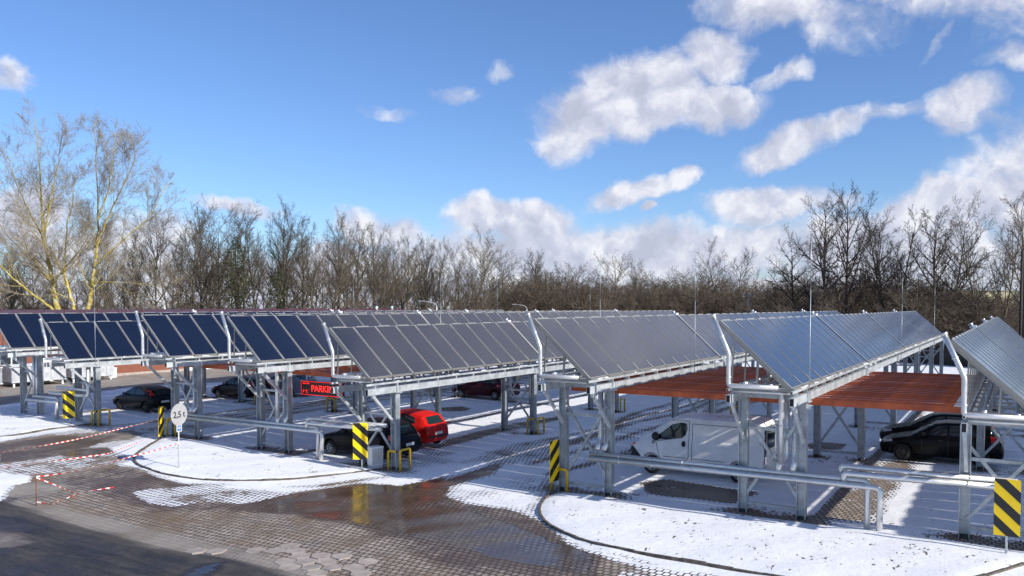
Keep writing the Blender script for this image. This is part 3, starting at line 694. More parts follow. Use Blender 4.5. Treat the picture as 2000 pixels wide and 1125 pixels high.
board(314,858,'bent striped warning board seen almost edge on, left of the round sign',1.55,lean=-1,yaw=66,tilt=.03,bh=1.38,phase=.05,postx=.2)
# weight limit sign
def text(name,s,size,mat,parent,loc,rot,ext=.002,bold=0,align='CENTER'):
    cu=bpy.data.curves.new('t','FONT'); cu.body=s; cu.size=size; cu.extrude=ext; cu.align_x=align; cu.align_y='CENTER'; cu.offset=bold
    o=bpy.data.objects.new('t',cu); COL.objects.link(o); dg=bpy.context.evaluated_depsgraph_get(); dg.update()
    me=bpy.data.meshes.new_from_object(o.evaluated_get(dg)); bpy.data.objects.remove(o)
    me.materials.clear(); me.materials.append(mat); q=link(name,me,parent,loc); q.rotation_euler=rot; return q
v,u=G(351,917); z=g(v)+.06
T=thing('weight_limit_sign','round grey 2,5 t weight limit sign with small blue plate on a thin pole','road sign',(v,u,z),math.atan2(-v,u)+R(46))
mb=MB(); mb.tube([(0,.03,-.2),(0,.03,2.4)],.026,10); mb.build('pole',M['lampgrey'],T,True)
mb=MB(); n=40; cz=2.06; r=.42
f=[(r*math.sin(2*math.pi*i/n),-.012,cz+r*math.cos(2*math.pi*i/n)) for i in range(n)]; b=[(x,0,zz) for x,_,zz in f]
mb.face(f[::-1]); mb.face(b)
for i in range(n): j=(i+1)%n; mb.face([f[i],f[j],b[j],b[i]])
d=mb.build('disc',M['disc'],T)
text('lettering','2,5 t',.33,M['sign_k'],T,(0,-.016,cz-.01),(R(90),0,0),.001,.006)
mb=MB(); mb.box(-.13,.13,-.01,0,1.40,1.66,0); mb.box(-.105,.105,-.013,-.011,1.425,1.635,1)
for zz,ww in ((1.575,.075),(1.54,.08),(1.50,.07)): mb.box(-ww,ww,-.0155,-.0135,zz,zz+.014,0)
mb.build('plate',[M['white'],M['blue']],T)
# LED display
v0_,v1_=-26.05,-23.65
T=thing('led_display','dark LED display with glowing red PARKING text hanging under the carport beams','display',(v0_,24.9,2.42),0)
Lw=v1_-v0_
mb=MB(); mb.box(0,Lw,0,.12,0,.60); mb.build('housing',M['ledoff'],T)
mb=MB()
for i in range(48):
    x=.02+i*(Lw-.06)/47
    for zz in (.012,.57): mb.box(x,x+.028,-.012,-.002,zz,zz+.02)
for k in range(11):
    for x in (.012,Lw-.03): mb.box(x,x+.02,-.012,-.002,.04+k*.048,.062+k*.048)
mb.build('border_lights',M['led'],T)
text('lettering','PARKING',.375,M['led'],T,(.60,-.006,.29),(R(90),0,0),.003,.006,'LEFT')
mb=MB()
for i,x in enumerate((.12,.16,.22,.29,.35,.41,.47)): mb.box(x,x+.03,-.01,-.002,.475,.51+.012*(i%3))
for x,zz,ww,hh in ((.12,.10,.02,.10),(.12,.20,.08,.02),(.12,.15,.07,.018),(.26,.19,.03,.03),(.32,.10,.02,.12),(.32,.20,.09,.02),(.32,.10,.09,.02)): mb.box(x,x+ww,-.01,-.002,zz,zz+hh)
mb.build('small_readout',M['led'],T)
for x in (.3,Lw-.3): mb=MB(); mb.bar((x,.05,.6),(x,.05,.85),.04,.04); mb.build('hanger',M['galv'],T)
# electrical cabinet
v,u=G(733,915)
T=thing('electrical_cabinet','white electrical cabinet on the snow between striped board and yellow guard','cabinet',(v,u,g(v)+.04),math.atan2(-v,u)+R(28))
mb=MB(); mb.box(-.24,.24,-.17,.17,-.05,.13); mb.build('plinth',M['whitegrey'],T)
mb=MB(); mb.box(-.25,.25,-.18,.18,.132,.80); mb.box(-.27,.27,-.2,.2,.802,.835); mb.build('body',M['white'],T)
mb=MB(); mb.box(-.225,.0-.004,-.186,-.181,.15,.78); mb.box(.004,.225,-.186,-.181,.15,.78); mb.build('door',M['whitegrey'],T)
mb=MB(); mb.face([(-.02,-.188,.5),(.04,-.188,.5),(.01,-.188,.56)]); mb.build('warning_mark',M['sign_y'],T)
# ------------------------------------------------------------------ barrier tape
v,u=G(71,988)
T=thing('marker_rod','thin rusty steel rod stuck in the paving at left, holding barrier tape','rod',(v,u,g(v)))
mb=MB(); mb.tube([(0,0,-.2),(.01,0,1.02)],.016,8); mb.build('rod',M['rust'],T,True)
def tape(pts,label,sag=.1,w_=.042,seg=.13,twist=1.2):
    P=[Vector(p) for p in pts]; Q=[]
    for a,b in zip(P,P[1:]):
        n=max(2,int((b-a).length/seg))
        for i in range(n):
            t=i/n; Q.append(a.lerp(b,t)-Vector((0,0,sag*4*t*(1-t)*(b-a).length/8)))
    Q.append(P[-1]); mb=MB(); o=Q[0].copy(); prev=None
    for i,q in enumerate(Q):
        an=math.sin(i*.11)*twist; d=(Q[min(i+1,len(Q)-1)]-Q[max(i-1,0)]).normalized(); s=d.cross(Vector((0,0,1))).normalized(); n=(Vector((0,0,1))*math.cos(an)+s*math.sin(an))*w_/2
        cur=(q-n-o,q+n-o)
        if prev: mb.face([prev[0],cur[0],cur[1],prev[1]],(i//1)%2)
        prev=cur
    t_=mb.build('barrier_tape',[M['tape_r'],M['tape_w']],loc=o); 
    # give the film a little thickness
    md=t_.modifiers.new('s','SOLIDIFY'); md.thickness=.003
    return tag(t_,label,'barrier tape',group='red and white barrier tapes at left')
def wp(px,py,z):     # point at height z seen at a photo position
    v,u,dz=ray(px,py); t=(z-H)/dz; return (v*t,u*t,z)
rb=Vector((v,u,g(v)))
bp=G(314,858); sp=G(351,917)
tape([wp(-60,893,.45),wp(130,862,.4),wp(240,836,.5),(bp[0]-.0,bp[1]+.03,1.0)],'red and white barrier tape stretched farthest back, up to the bent striped board',.05)
tape([wp(-60,922,.5),wp(80,903,.45),wp(210,886,.35),(bp[0]-.02,bp[1]-.04,.32)],'red and white barrier tape in the middle, ending low on the bent board pole',.05)
tape([rb+Vector((0,0,.92)),wp(160,918,.8),wp(255,892,.85),(sp[0],sp[1],.98)],'red and white barrier tape from the rusty rod to the round sign pole',.08)
tape([rb+Vector((.02,0,.9)),wp(110,948,.45),(*G(148,965),.03+g(-26)),(*G(160,966),.02+g(-26))],'red and white barrier tape slack from the rusty rod down to the paving',.02)
tape([(*G(130,975),.03+g(-26)),(*G(155,966),.06+g(-26)),(*G(190,959),.05+g(-26)),(*G(222,953),.03+g(-26))],'loose piece of red and white tape lying on the brown paving',0,twist=2.5)
tape([rb+Vector((0,0,.3)),rb+Vector((0,0,.12)),(*G(90,984),.02+g(-26)),(*G(103,986),.015+g(-26)),(*G(118,978),.03+g(-26))],'short end of red and white tape hanging at the foot of the rusty rod',0,twist=2)
# ------------------------------------------------------------------ vehicles
def interp(st,x,k): return float(np.interp(x,[s[0] for s in st],[s[k] for s in st]))
def smooth_st(st,n=64,it=2):
    L_=st[-1][0]; xs=sorted(set([L_*(.5-.5*math.cos(math.pi*i/n)) for i in range(n+1)]+[s[0] for s in st]))
    A=np.array([[x]+[interp(st,x,k) for k in range(1,5)] for x in xs])
    for _ in range(it):
        B=A.copy(); B[1:-1,1:]=(A[:-2,1:]+2*A[1:-1,1:]+A[2:,1:])/4; A=B
    return A
def body_mesh(st,W,tumble=.74,wheels=(),wr=.31):
    A=smooth_st(st); hwm=W/2; vs=[]; fs=[]
    prof=[]
    for x,zb,zl,zt,wf in A:
        hw=hwm*wf; gh=max(0,zt-zl); k=min(1,gh/.42); te=.90-(.90-tumble)*k; zm=(zb+zl)/2
        pts=[(0,zb),(hw*.78,zb),(hw*.94,zb+.07),(hw*.99,zb+(zl-zb)*.32),(hw*1.0,zb+(zl-zb)*.58),(hw*.985,zb+(zl-zb)*.80),(hw*.955,zl-.02),
             (hw*(.93),zl+.0+.004),(hw*(te+(.93-te)*.45),zl+(zt-zl)*.55-.002),(hw*te,zt-.045*k-.012),(hw*(te-.10),zt-.008),(hw*te*.5,zt+.02+.01*k),(0,zt+.03+.012*k)]
        ring=[(x,-y,z) for y,z in pts]+[(x,y,z) for y,z in pts[-2:0:-1]]
        vs.append(ring)
    n=len(vs[0]); V=[p for r in vs for p in r]
    for i in range(len(vs)-1):
        for j in range(n): a=i*n+j; b=i*n+(j+1)%n; fs.append((a,a+n,b+n,b))
    fs.append(tuple(range(n))); fs.append(tuple((len(vs)-1)*n+j for j in reversed(range(n))))
    me=bpy.data.meshes.new('body'); me.from_pydata(V,[],fs); 
    o=bpy.data.objects.new('b',me); COL.objects.link(o)
    cut=MB()
    import bmesh
    bm=bmesh.new(); bm.from_mesh(me); bmesh.ops.recalc_face_normals(bm,faces=bm.faces); bm.to_mesh(me); bm.free()
    cs=[]
    for wx in wheels:
        for s in (-1,1):
            q=MB(); q.tube([(wx,s*(W/2-.26),wr+.01),(wx,s*(W/2+.2),wr+.01)],wr+.055,28)
            c=q.build('c',M['plastic']); bm=bmesh.new(); bm.from_mesh(c.data); bmesh.ops.recalc_face_normals(bm,faces=bm.faces); bm.to_mesh(c.data); bm.free(); cs.append(c)
            md=o.modifiers.new('b','BOOLEAN'); md.object=c; md.operation='DIFFERENCE'; md.solver='EXACT'
    dg=bpy.context.evaluated_depsgraph_get(); dg.update(); m2=bpy.data.meshes.new_from_object(o.evaluated_get(dg))
    bvh=BVHTree.FromPolygons(V,fs)
    for c in cs: bpy.data.objects.remove(c)
    bpy.data.objects.remove(o)
    m2.name='body'; m2.polygons.foreach_set('use_smooth',[True]*len(m2.polygons)); 
    try: m2.set_sharp_from_angle(angle=R(38))
    except Exception: pass
    return m2,bvh
def decal(bvh,axis,poly,off,mats,name,parent,grid=.06,mirror=False,mi=0,origin=0,smooth=True):
    # patch of body surface cut to a polygon given in side (x,z), rear/front (y,z) or top (x,y) view
    P=[Vector(p) for p in poly]; edge=[]
    for a,b in zip(P,P[1:]+P[:1]):
        n=max(1,int((b-a).length/grid)); edge+=[a+(b-a)*(i/n) for i in range(n)]
    x0=min(p.x for p in P);x1=max(p.x for p in P);y0=min(p.y for p in P);y1=max(p.y for p in P); inner=[]
    def inside(q):
        c=False
        for a,b in zip(P,P[1:]+P[:1]):
            if (a.y>q[1])!=(b.y>q[1]) and q[0]<(b.x-a.x)*(q[1]-a.y)/(b.y-a.y)+a.x: c=not c
        return c
    nx=int((x1-x0)/grid);ny=int((y1-y0)/grid)
    for i in range(1,nx):
        for j in range(1,ny):
            q=Vector((x0+(x1-x0)*i/nx,y0+(y1-y0)*j/ny))
            if inside(q) and min((q-e).length for e in edge)>grid*.5: inner.append(q)
    pts=edge+inner; ne=len(edge)
    r=geometry.delaunay_2d_cdt(pts,[],[list(range(ne))],1,1e-6)
    out=[]
    for s in ((-1,1) if mirror else (-1,)):
        vv=[]; ok=True
        for q in r[0]:
            if axis=='side': o_=Vector((q.x,s*3,q.y)); d=Vector((0,-s,0))
            elif axis=='rear': o_=Vector((9,q.x,q.y)); d=Vector((-1,0,0))
            elif axis=='front': o_=Vector((-3,q.x,q.y)); d=Vector((1,0,0))
            else: o_=Vector((q.x,q.y,5)); d=Vector((0,0,-1))
            h=bvh.ray_cast(o_,d)
            if h[0] is None:
                nn=bvh.find_nearest(o_); h=nn
            nrm=h[1]; nrm=nrm if nrm.dot(d)<0 else -nrm
            vv.append(tuple(h[0]+nrm*off-d*off*.3))
        me=bpy.data.meshes.new(name); me.from_pydata(vv,[],[tuple(f) for f in r[2]]); me.materials.append(mats)
        if smooth: me.polygons.foreach_set('use_smooth',[True]*len(me.polygons))
        out.append(link(name,me,parent))
    return out
def wheel(parent,x,y,r,s,rim='rim',w_=.19):
    mb=MB(); pr=[(.62,-.0),(.66,.04),(.93,.03),(1.0,.055),(1.0,w_-.055),(.93,w_-.03),(.66,w_-.03)]
    n=32
    def lathe(mb,pr,mi=0):
        k=len(mb.v)
        for i in range(n):
            a=2*math.pi*i/n
            for q,yy in pr: mb.v.append((r*q*math.cos(a),s*(-yy),r*q*math.sin(a)))
        m=len(pr)
        for i in range(n):
            for j in range(m-1):
                a=k+i*m+j;b=k+((i+1)%n)*m+j; mb.f.append((a,a+1,b+1,b)); mb.m.append(mi)
    W_=thing('wheel',None,None,(x,y,r)); W_.parent=parent
    lathe(mb,pr); mb.build('tyre',M['rubber'],W_,True)
    mb=MB(); lathe(mb,[(.64,.03),(.60,.02),(.56,.045),(.52,.07)])
    if rim=='rim':
        for k in range(7):
            a=2*math.pi*k/7; c_,s_=math.cos(a),math.sin(a); c2,s2=math.cos(a+.22),math.sin(a+.22); c3,s3=math.cos(a-.22),math.sin(a-.22)
            mb.face([(r*.13*c3,s*-.035,r*.13*s3),(r*.60*math.cos(a-.13),s*-.03,r*.60*math.sin(a-.13)),(r*.60*math.cos(a+.13),s*-.03,r*.60*math.sin(a+.13)),(r*.13*c2,s*-.035,r*.13*s2)])
        lathe(mb,[(.0,.03),(.16,.028),(.18,.05)])
    else:
        lathe(mb,[(.0,.02),(.16,.02),(.2,.05),(.42,.055),(.5,.075)])
    mb.build('rim',M[rim],W_,True)
    mb=MB(); lathe(mb,[(.0,.085),(.62,.085)]); mb.build('hub',M['plastic'],W_)
def circ(cx,cz,r,n=24,a0=0,a1=360): return [(cx+r*math.cos(R(a0+(a1-a0)*i/n)),cz+r*math.sin(R(a0+(a1-a0)*i/n))) for i in range(n if a1-a0>=360 else n+1)]
def strip(a,b,w_):
    a=Vector(a);b=Vector(b);d=(b-a).normalized();n=Vector((-d.y,d.x))*w_/2; return [tuple(a-n),tuple(b-n),tuple(b+n),tuple(a+n)]
HATCH=[(0,.34,.56,.57,.74),(.06,.24,.64,.65,.86),(.3,.19,.74,.75,.95),(.75,.19,.84,.86,.99),(1.08,.19,.90,.94,1),(1.32,.19,.93,1.10,1),(1.8,.19,.95,1.37,1),(2.15,.19,.96,1.44,1),(2.7,.19,.97,1.45,1),(3.25,.19,.99,1.40,.99),(3.6,.2,1.0,1.31,.97),(3.74,.22,.98,1.12,.95),(3.88,.25,.93,.96,.92),(3.95,.28,.82,.83,.88),(4.0,.36,.70,.71,.82)]
SEDAN=[(0,.34,.54,.55,.74),(.08,.24,.62,.63,.88),(.35,.19,.72,.73,.96),(.9,.19,.82,.84,.99),(1.2,.19,.88,.92,1),(1.5,.19,.91,1.10,1),(2.05,.19,.93,1.35,1),(2.45,.19,.94,1.41,1),(3.0,.19,.95,1.41,1),(3.5,.19,.97,1.30,.99),(3.85,.2,.97,1.10,.98),(4.1,.21,.97,1.0,.96),(4.3,.24,.93,.95,.92),(4.38,.28,.84,.85,.88),(4.42,.36,.7,.71,.82)]
VAN=[(0,.40,.76,.77,.80),(.06,.26,.90,.91,.90),(.26,.24,1.06,1.09,.97),(.62,.24,1.15,1.26,.99),(.90,.24,1.17,1.42,1),(1.42,.24,1.18,1.76,1),(1.8,.24,1.2,1.88,1),(2.2,.24,1.2,1.93,1),(4.3,.24,1.2,1.93,1),(4.62,.25,1.2,1.90,.995),(4.70,.28,1.2,1.84,.985),(4.78,.40,1.18,1.70,.96)]
def car(kind,label,paintm,vf,uc,gz,L_,W=1.70,st=None,wheels=(.78,3.28),wr=.30,rimk='rim',yaw=0,group=None,sc=1.04,zs=1.05,win=None,lampy=True,scale=1,tail=None,rearwin=None,head=True,name='parked_car',cat='car'):
    st=[(a*L_/st[-1][0],*r) for a,*r in st]; wheels=[w*L_/ (4.0 if kind=='hatch' else 4.42 if kind=='sedan' else 4.78) for w in wheels]
    f=L_/(4.0 if kind=='hatch' else 4.42 if kind=='sedan' else 4.78)
    T=thing(name,label,cat,(vf,uc,gz+.01),R(yaw),group); T.scale=(sc,sc,sc*zs)
    me,bvh=body_mesh(st,W,.74 if kind!='van' else .86,wheels,wr)
    me.materials.clear(); me.materials.append(paintm); b=link('body',me,T)
    for wx in wheels:
        for s in (-1,1): wheel(T,wx,s*(W/2-.02),wr,s,rimk)
    X=lambda p:[(a*f,c) for a,c in p]
    gl=M['carglass']
    for w_ in bpy.data.objects:
        if w_.parent==T and w_.name.startswith('wheel'): w_.scale=(1,1,1/zs); w_.location.z=wr/zs
    for i,pw in enumerate(win): decal(bvh,'side',X(pw),.004,gl,'window',T,.07,True)
    return T,bvh,X,f
P_black=paint('black',(.003,.003,.004)); P_dark=paint('dark_grey',(.004,.0043,.005)); P_red=paint('red',(.55,.012,.008)); P_maroon=paint('maroon',(.05,.004,.010)); P_silver=paint('silver',(.22,.24,.27)); P_white=paint('white',(.84,.84,.84))
HW=[[(1.50,.99),(1.93,1.31),(2.25,1.36),(2.25,1.0)],[(2.31,1.0),(2.31,1.36),(2.85,1.36),(3.08,1.30),(3.22,1.04),(3.1,1.01)]]
def hatch_details(T,bvh,X,f,tailz=(.88,1.2),tailmat='redlamp',plate=True,head=True,bumper=False,black_bumper=False,rw=None):
    decal(bvh,'front',[(-.58,.98),(-.5,1.33),(.5,1.33),(.58,.98)],.004,M['carglass'],'windscreen',T,.08)
    decal(bvh,'rear',rw or [(-.52,1.02),(-.44,1.27),(.44,1.27),(.52,1.02)],.005,M['carglassB'],'rear_window',T,.06)
    for s in (-1,1):
        a,b=tailz
        p=[(s*.60,a),(s*.74,a+.02),(s*.72,b),(s*.62,b)]
        decal(bvh,'rear',p,.008,M[tailmat],'tail_lamp',T,.05)
        if head: decal(bvh,'front',[(s*.42,.60),(s*.72,.62),(s*.76,.74),(s*.5,.68)],.008,M['clearlamp'],'headlight',T,.05)
    decal(bvh,'side',X([(3.62,tailz[0]),(3.86,tailz[0]+.01),(3.78,tailz[1]-.03),(3.60,tailz[1])]) if f else None,.006,M[tailmat],'tail_lamp',T,.05,True)
    if head: decal(bvh,'side',X([(.08,.60),(.46,.68),(.42,.76),(.2,.70)]),.006,M['clearlamp'],'headlight',T,.05,True)
    if plate: decal(bvh,'rear',[(-.26,.56),(.26,.56),(.26,.67),(-.26,.67)],.014,M['plate'],'number_plate',T,.1)
    seams(T,bvh,X,[((1.45,.26),(1.42,.95)),((2.28,.26),(2.28,.98)),((3.0,.5),(3.12,.98))],[((1.98,.82),(2.12,.82)),((2.82,.85),(2.94,.85))])
    mirror(T,X,1.52,1.0)
    if black_bumper: decal(bvh,'rear',[(-.68,.44),(.68,.44),(.68,.53),(-.68,.53)],.012,M['plastic'],'bumper_strip',T,.08)
def seams(T,bvh,X,lines,handles):
    for a,b in lines: decal(bvh,'side',strip(X([a])[0],X([b])[0],.018),.0025,M['plastic'],'door_seam',T,.08,True)
    for a,b in handles: decal(bvh,'side',strip(X([a])[0],X([b])[0],.03),.012,M['plastic'],'door_handle',T,.06,True)
def mirror(T,X,x,z,s_=1):
    x=X([(x,z)])[0][0]
    for s in (-1,1):
        mb=MB(); mb.tube([(x+.02,s*.80,z),(x,s*.88,z+.02),(x-.03,s*.97,z+.03),(x-.02,s*1.0,z+.03)],[.035,.06,.075*s_,.04],10); mb.build('wing_mirror',M['plastic'],T,True)
GRP='cars parked under the solar carports'
def g_at(v): return g(v)
# 1 black hatch far left
T,b,X,f=car('hatch','black hatchback with tall red tail lamps parked under the far left carports',P_black,-45.85,29.45,g(-43.5),4.03,1.69,HATCH,rimk='steelrim',sc=1,zs=1,group=GRP,win=HW)
hatch_details(T,b,X,f,(.98,1.28),rw=[(-.5,1.0),(-.42,1.28),(.42,1.28),(.5,1.0)])
# 2 dark grey hatch, 3 silver sedan behind
T,b,X,f=car('hatch','dark grey hatchback behind the posts left of the PARKING display, nose to the left',P_dark,-46.0,36.6,g(-43.5),4.2,1.76,HATCH,sc=1,zs=1,group=GRP,win=HW); hatch_details(T,b,X,f)
T,b,X,f=car('sedan','silver-grey saloon car behind the left end of the PARKING display',P_silver,-45.6,39.9,g(-43.5),4.5,1.76,SEDAN,wheels=(.82,3.5),group=GRP,win=[[(1.68,.96),(2.15,1.29),(2.6,1.33),(2.6,.98)],[(2.66,.98),(2.66,1.33),(3.1,1.33),(3.5,1.2),(3.68,1.02)]])
hatch_details(T,b,X,f,(.76,.93),rw=[(-.52,1.02),(-.46,1.24),(.46,1.24),(.52,1.02)])
# 4 maroon
T,b,X,f=car('sedan','dark maroon car with silver wheels parked in the middle distance behind grey posts',P_maroon,-32.9,45.95,g(-30),4.45,1.74,[(a,b_,c,d*1.02 if d>1 else d,e) for a,b_,c,d,e in SEDAN],wheels=(.82,3.45),group=GRP,win=[[(1.68,.96),(2.15,1.30),(2.6,1.35),(2.6,.98)],[(2.66,.98),(2.66,1.35),(3.1,1.35),(3.5,1.22),(3.68,1.02)]])
hatch_details(T,b,X,f,(.80,.96))
# 5 dark estate near
T,b,X,f=car('hatch','very dark estate car behind the centre striped board, nearest of the two in its bay',P_dark,-25.65,26.15,g(-23),4.35,1.74,HATCH,group=GRP,win=HW); hatch_details(T,b,X,f,(.80,1.02))
# 6 red hatch
T,b,X,f=car('hatch','bright red three-door hatchback with its rear to the driveway in the centre',P_red,-26.0,29.2,g(-23),3.9,1.68,HATCH,rimk='rim',group=GRP,win=[[(1.50,.99),(1.93,1.31),(2.35,1.36),(2.35,1.0)],[(2.42,1.0),(2.42,1.36),(2.85,1.35),(3.16,1.27),(3.32,1.06),(3.2,1.02)]])
hatch_details(T,b,X,f,(.66,.90),black_bumper=True,rw=[(-.54,.99),(-.45,1.28),(.45,1.28),(.54,.99)])
# 7 black right, 8 black behind
T,b,X,f=car('hatch','black hatchback with clear headlamps, front car of the pair at right',P_black,-4.70,36.65,g(-2.5),4.15,1.76,HATCH,wr=.32,rimk='steelrim',group=GRP,win=HW)
hatch_details(T,b,X,f,(.86,1.08))
T,b,X,f=car('hatch','black car half hidden behind the front black hatchback at right',P_black,-5.1,39.6,g(-2.5),4.35,1.8,HATCH,wr=.32,group=GRP,win=HW); hatch_details(T,b,X,f,(.88,1.1))
# 9 white van
T,b,X,f=car('van','white panel van with black mirror parked under the timber canopy',P_white,-12.45,29.45,g(-10),4.80,1.88,VAN,sc=1.05,zs=1.09,wheels=(.86,3.96),wr=.325,group=GRP,name='panel_van',cat='van',
 win=[[(.98,1.17),(1.05,1.24),(1.60,1.66),(1.92,1.74),(2.13,1.72),(2.16,1.55),(2.10,1.36),(1.98,1.25),(1.25,1.12),(1.02,1.10)]])
decal(b,'front',[(-.68,1.24),(-.58,1.74),(.58,1.74),(.68,1.24)],.004,M['carglass'],'windscreen',T,.08)
decal(b,'side',X([(1.72,1.27),(1.74,1.62),(1.92,1.67),(2.06,1.64),(2.08,1.52),(2.02,1.38),(1.93,1.30)]),.008,M['carglassB'],'window',T,.07,True)
decal(b,'side',X([(-.02,.30),(.50,.30),(.46,.56),(.30,.74),(.14,.86),(.05,.84)]),.012,M['plastic'],'bumper',T,.06,True)
decal(b,'front',[(-.80,.32),(.80,.32),(.82,.62),(-.82,.62)],.014,M['plastic'],'bumper',T,.08)
decal(b,'side',X([(.12,.87),(.26,.93),(.24,.985),(.12,.95)]),.014,M['orange'],'indicator',T,.04,True)
decal(b,'side',X([(.17,.97),(.36,1.02),(.38,1.12),(.28,1.10),(.18,1.03)]),.012,M['clearlamp'],'headlight',T,.04,True)
decal(b,'side',X([(1.42,.25),(3.46,.25),(3.46,.40),(1.42,.40)]),.010,M['plastic'],'sill_panel',T,.08,True)
decal(b,'side',X([(4.40,.25),(4.80,.25),(4.80,.46),(4.44,.44)]),.012,M['plastic'],'bumper',T,.06,True)
for q in ([(.88,1.06),(1.00,1.06),(1.0,1.09),(.88,1.09)],[(.89,1.0),(.98,1.0),(.98,1.035),(.89,1.035)]): decal(b,'side',X(q),.006,M['plastic'],'badge',T,.05,True)
seams(T,b,X,[((1.25,.30),(1.02,1.10)),((2.22,.66),(2.22,1.78)),((2.22,.66),(2.12,.52)),((2.12,.30),(2.12,.52)),((1.6,1.78),(2.22,1.80)),((2.34,.5),(2.34,1.72)),((2.34,1.72),(4.0,1.72)),((4.0,.62),(4.0,1.72)),((2.34,.62),(3.5,.62)),((1.3,.62),(2.12,.62))],[])
decal(b,'side',circ(*X([(2.04,1.06)])[0],.075,16),.012,M['plastic'],'door_handle',T,.05,True); decal(b,'side',X([(1.99,.98),(2.10,.98),(2.10,1.16),(1.99,1.16)]),.012,M['plastic'],'door_handle',T,.05,True)
decal(b,'side',strip(X([(2.95,1.06)])[0],X([(3.28,1.04)])[0],.016),.008,M['white'],'moulding',T,.08,True)
decal(b,'rear',[(-.86,.86),(-.86,1.62),(-.70,1.70),(-.60,1.66),(-.60,.86)],.008,M['carglass'],'rear_window',T,.06)
decal(b,'rear',[(-.5,1.05),(-.5,1.66),(.5,1.66),(.5,1.05)],.008,M['carglass'],'rear_window',T,.08)
for s in (-1,1): decal(b,'rear',[(s*.80,.62),(s*.90,.62),(s*.90,.84),(s*.80,.84)],.01,M['redlamp'],'tail_lamp',T,.05)
mirror(T,X,1.06,1.22,1.9)
# ------------------------------------------------------------------ trees
def barkmat(name,c1,c2,scale=2.0,rough=.85,lichen=None):
    m,nt,p=newmat(name); L=nt.links
    tc=N(nt,'ShaderNodeTexCoord'); oi=N(nt,'ShaderNodeObjectInfo')
    no=N(nt,'ShaderNodeTexNoise',ins={'Scale':scale,'Detail':6,'Roughness':.65}); L.new(tc.outputs['Object'],no.inputs['Vector'])
    cr=N(nt,'ShaderNodeValToRGB'); cr.color_ramp.elements[0].position=.35; cr.color_ramp.elements[1].position=.65
    cr.color_ramp.elements[0].color=(*c1,1); cr.color_ramp.elements[1].color=(*c2,1)
    if lichen: e=cr.color_ramp.elements.new(.5); e.color=(*lichen,1)
    L.new(no.outputs['Fac'],cr.inputs['Fac'])
    hv=N(nt,'ShaderNodeHueSaturation'); L.new(cr.outputs[0],hv.inputs['Color'])
    mr=N(nt,'ShaderNodeMapRange',ins={'To Min':.7,'To Max':1.3}); L.new(oi.outputs['Random'],mr.inputs['Value']); L.new(mr.outputs[0],hv.inputs['Value'])
    L.new(hv.outputs[0],p.inputs['Base Color']); p.inputs['Roughness'].default_value=rough; p.inputs['Specular IOR Level'].default_value=.2
    return m
M['bark']=barkmat('mossy_bark',(.075,.060,.038),(.15,.125,.085),1.2,lichen=(.10,.09,.045))
M['twig']=barkmat('bare_twigs',(.072,.060,.044),(.155,.130,.098),.6)
M['barkD']=barkmat('dark_bark',(.028,.024,.02),(.075,.065,.05),1.5)
M['twigD']=barkmat('dark_twigs',(.045,.036,.03),(.10,.08,.068),.6)
M['barkY']=barkmat('yellow_lichen_bark',(.34,.24,.05),(.55,.50,.40),2.2,lichen=(.42,.33,.07))
M['twigY']=barkmat('tan_twigs',(.20,.17,.13),(.36,.31,.24),.8)
M['needle']=barkmat('spruce_needles',(.022,.032,.010),(.075,.088,.030),1.5)
M['brush']=barkmat('brown_undergrowth',(.068,.054,.040),(.150,.118,.088),.25)
def tubes_mesh(name,lines,mat,k=3):
    # lines: list of (pts Nx3, radii N)
    VS=[];FS=[];base=0
    for pts,rad,kk in lines:
        P=np.asarray(pts,float); r=np.asarray(rad,float); n=len(P); kk=kk
        T=np.gradient(P,axis=0); T/=np.linalg.norm(T,axis=1)[:,None]+1e-9
        ref=np.array([.31,.17,.93]) if abs(T[0,2])<.9 else np.array([1,.1,0])
        X=np.cross(T,ref); X/=np.linalg.norm(X,axis=1)[:,None]+1e-9; Y=np.cross(T,X)
        an=np.arange(kk)*2*math.pi/kk
        V=P[:,None,:]+(X[:,None,:]*np.cos(an)[None,:,None]+Y[:,None,:]*np.sin(an)[None,:,None])*r[:,None,None]
        VS.append(V.reshape(-1,3)); i=np.arange(n-1)[:,None]*kk; j=np.arange(kk)[None,:]; j2=(j+1)%kk
        q=np.stack([i+j,i+j2,i+kk+j2,i+kk+j],-1).reshape(-1,4)+base; FS.append(q); base+=n*kk
    V=np.concatenate(VS); Q=np.concatenate(FS)
    return arr_mesh(name,V,Q,mat)
def arr_mesh(name,V,Q,mat,smooth=True):
    me=bpy.data.meshes.new(name); me.vertices.add(len(V)); me.vertices.foreach_set('co',V.astype(np.float32).ravel())
    me.loops.add(Q.size); me.loops.foreach_set('vertex_index',Q.ravel().astype(np.int32)); me.polygons.add(len(Q)); me.polygons.foreach_set('loop_start',np.arange(0,Q.size,Q.shape[1],dtype=np.int32))
    me.update(); 
    if smooth: me.polygons.foreach_set('use_smooth',[True]*len(Q))
    me.materials.append(mat); return me
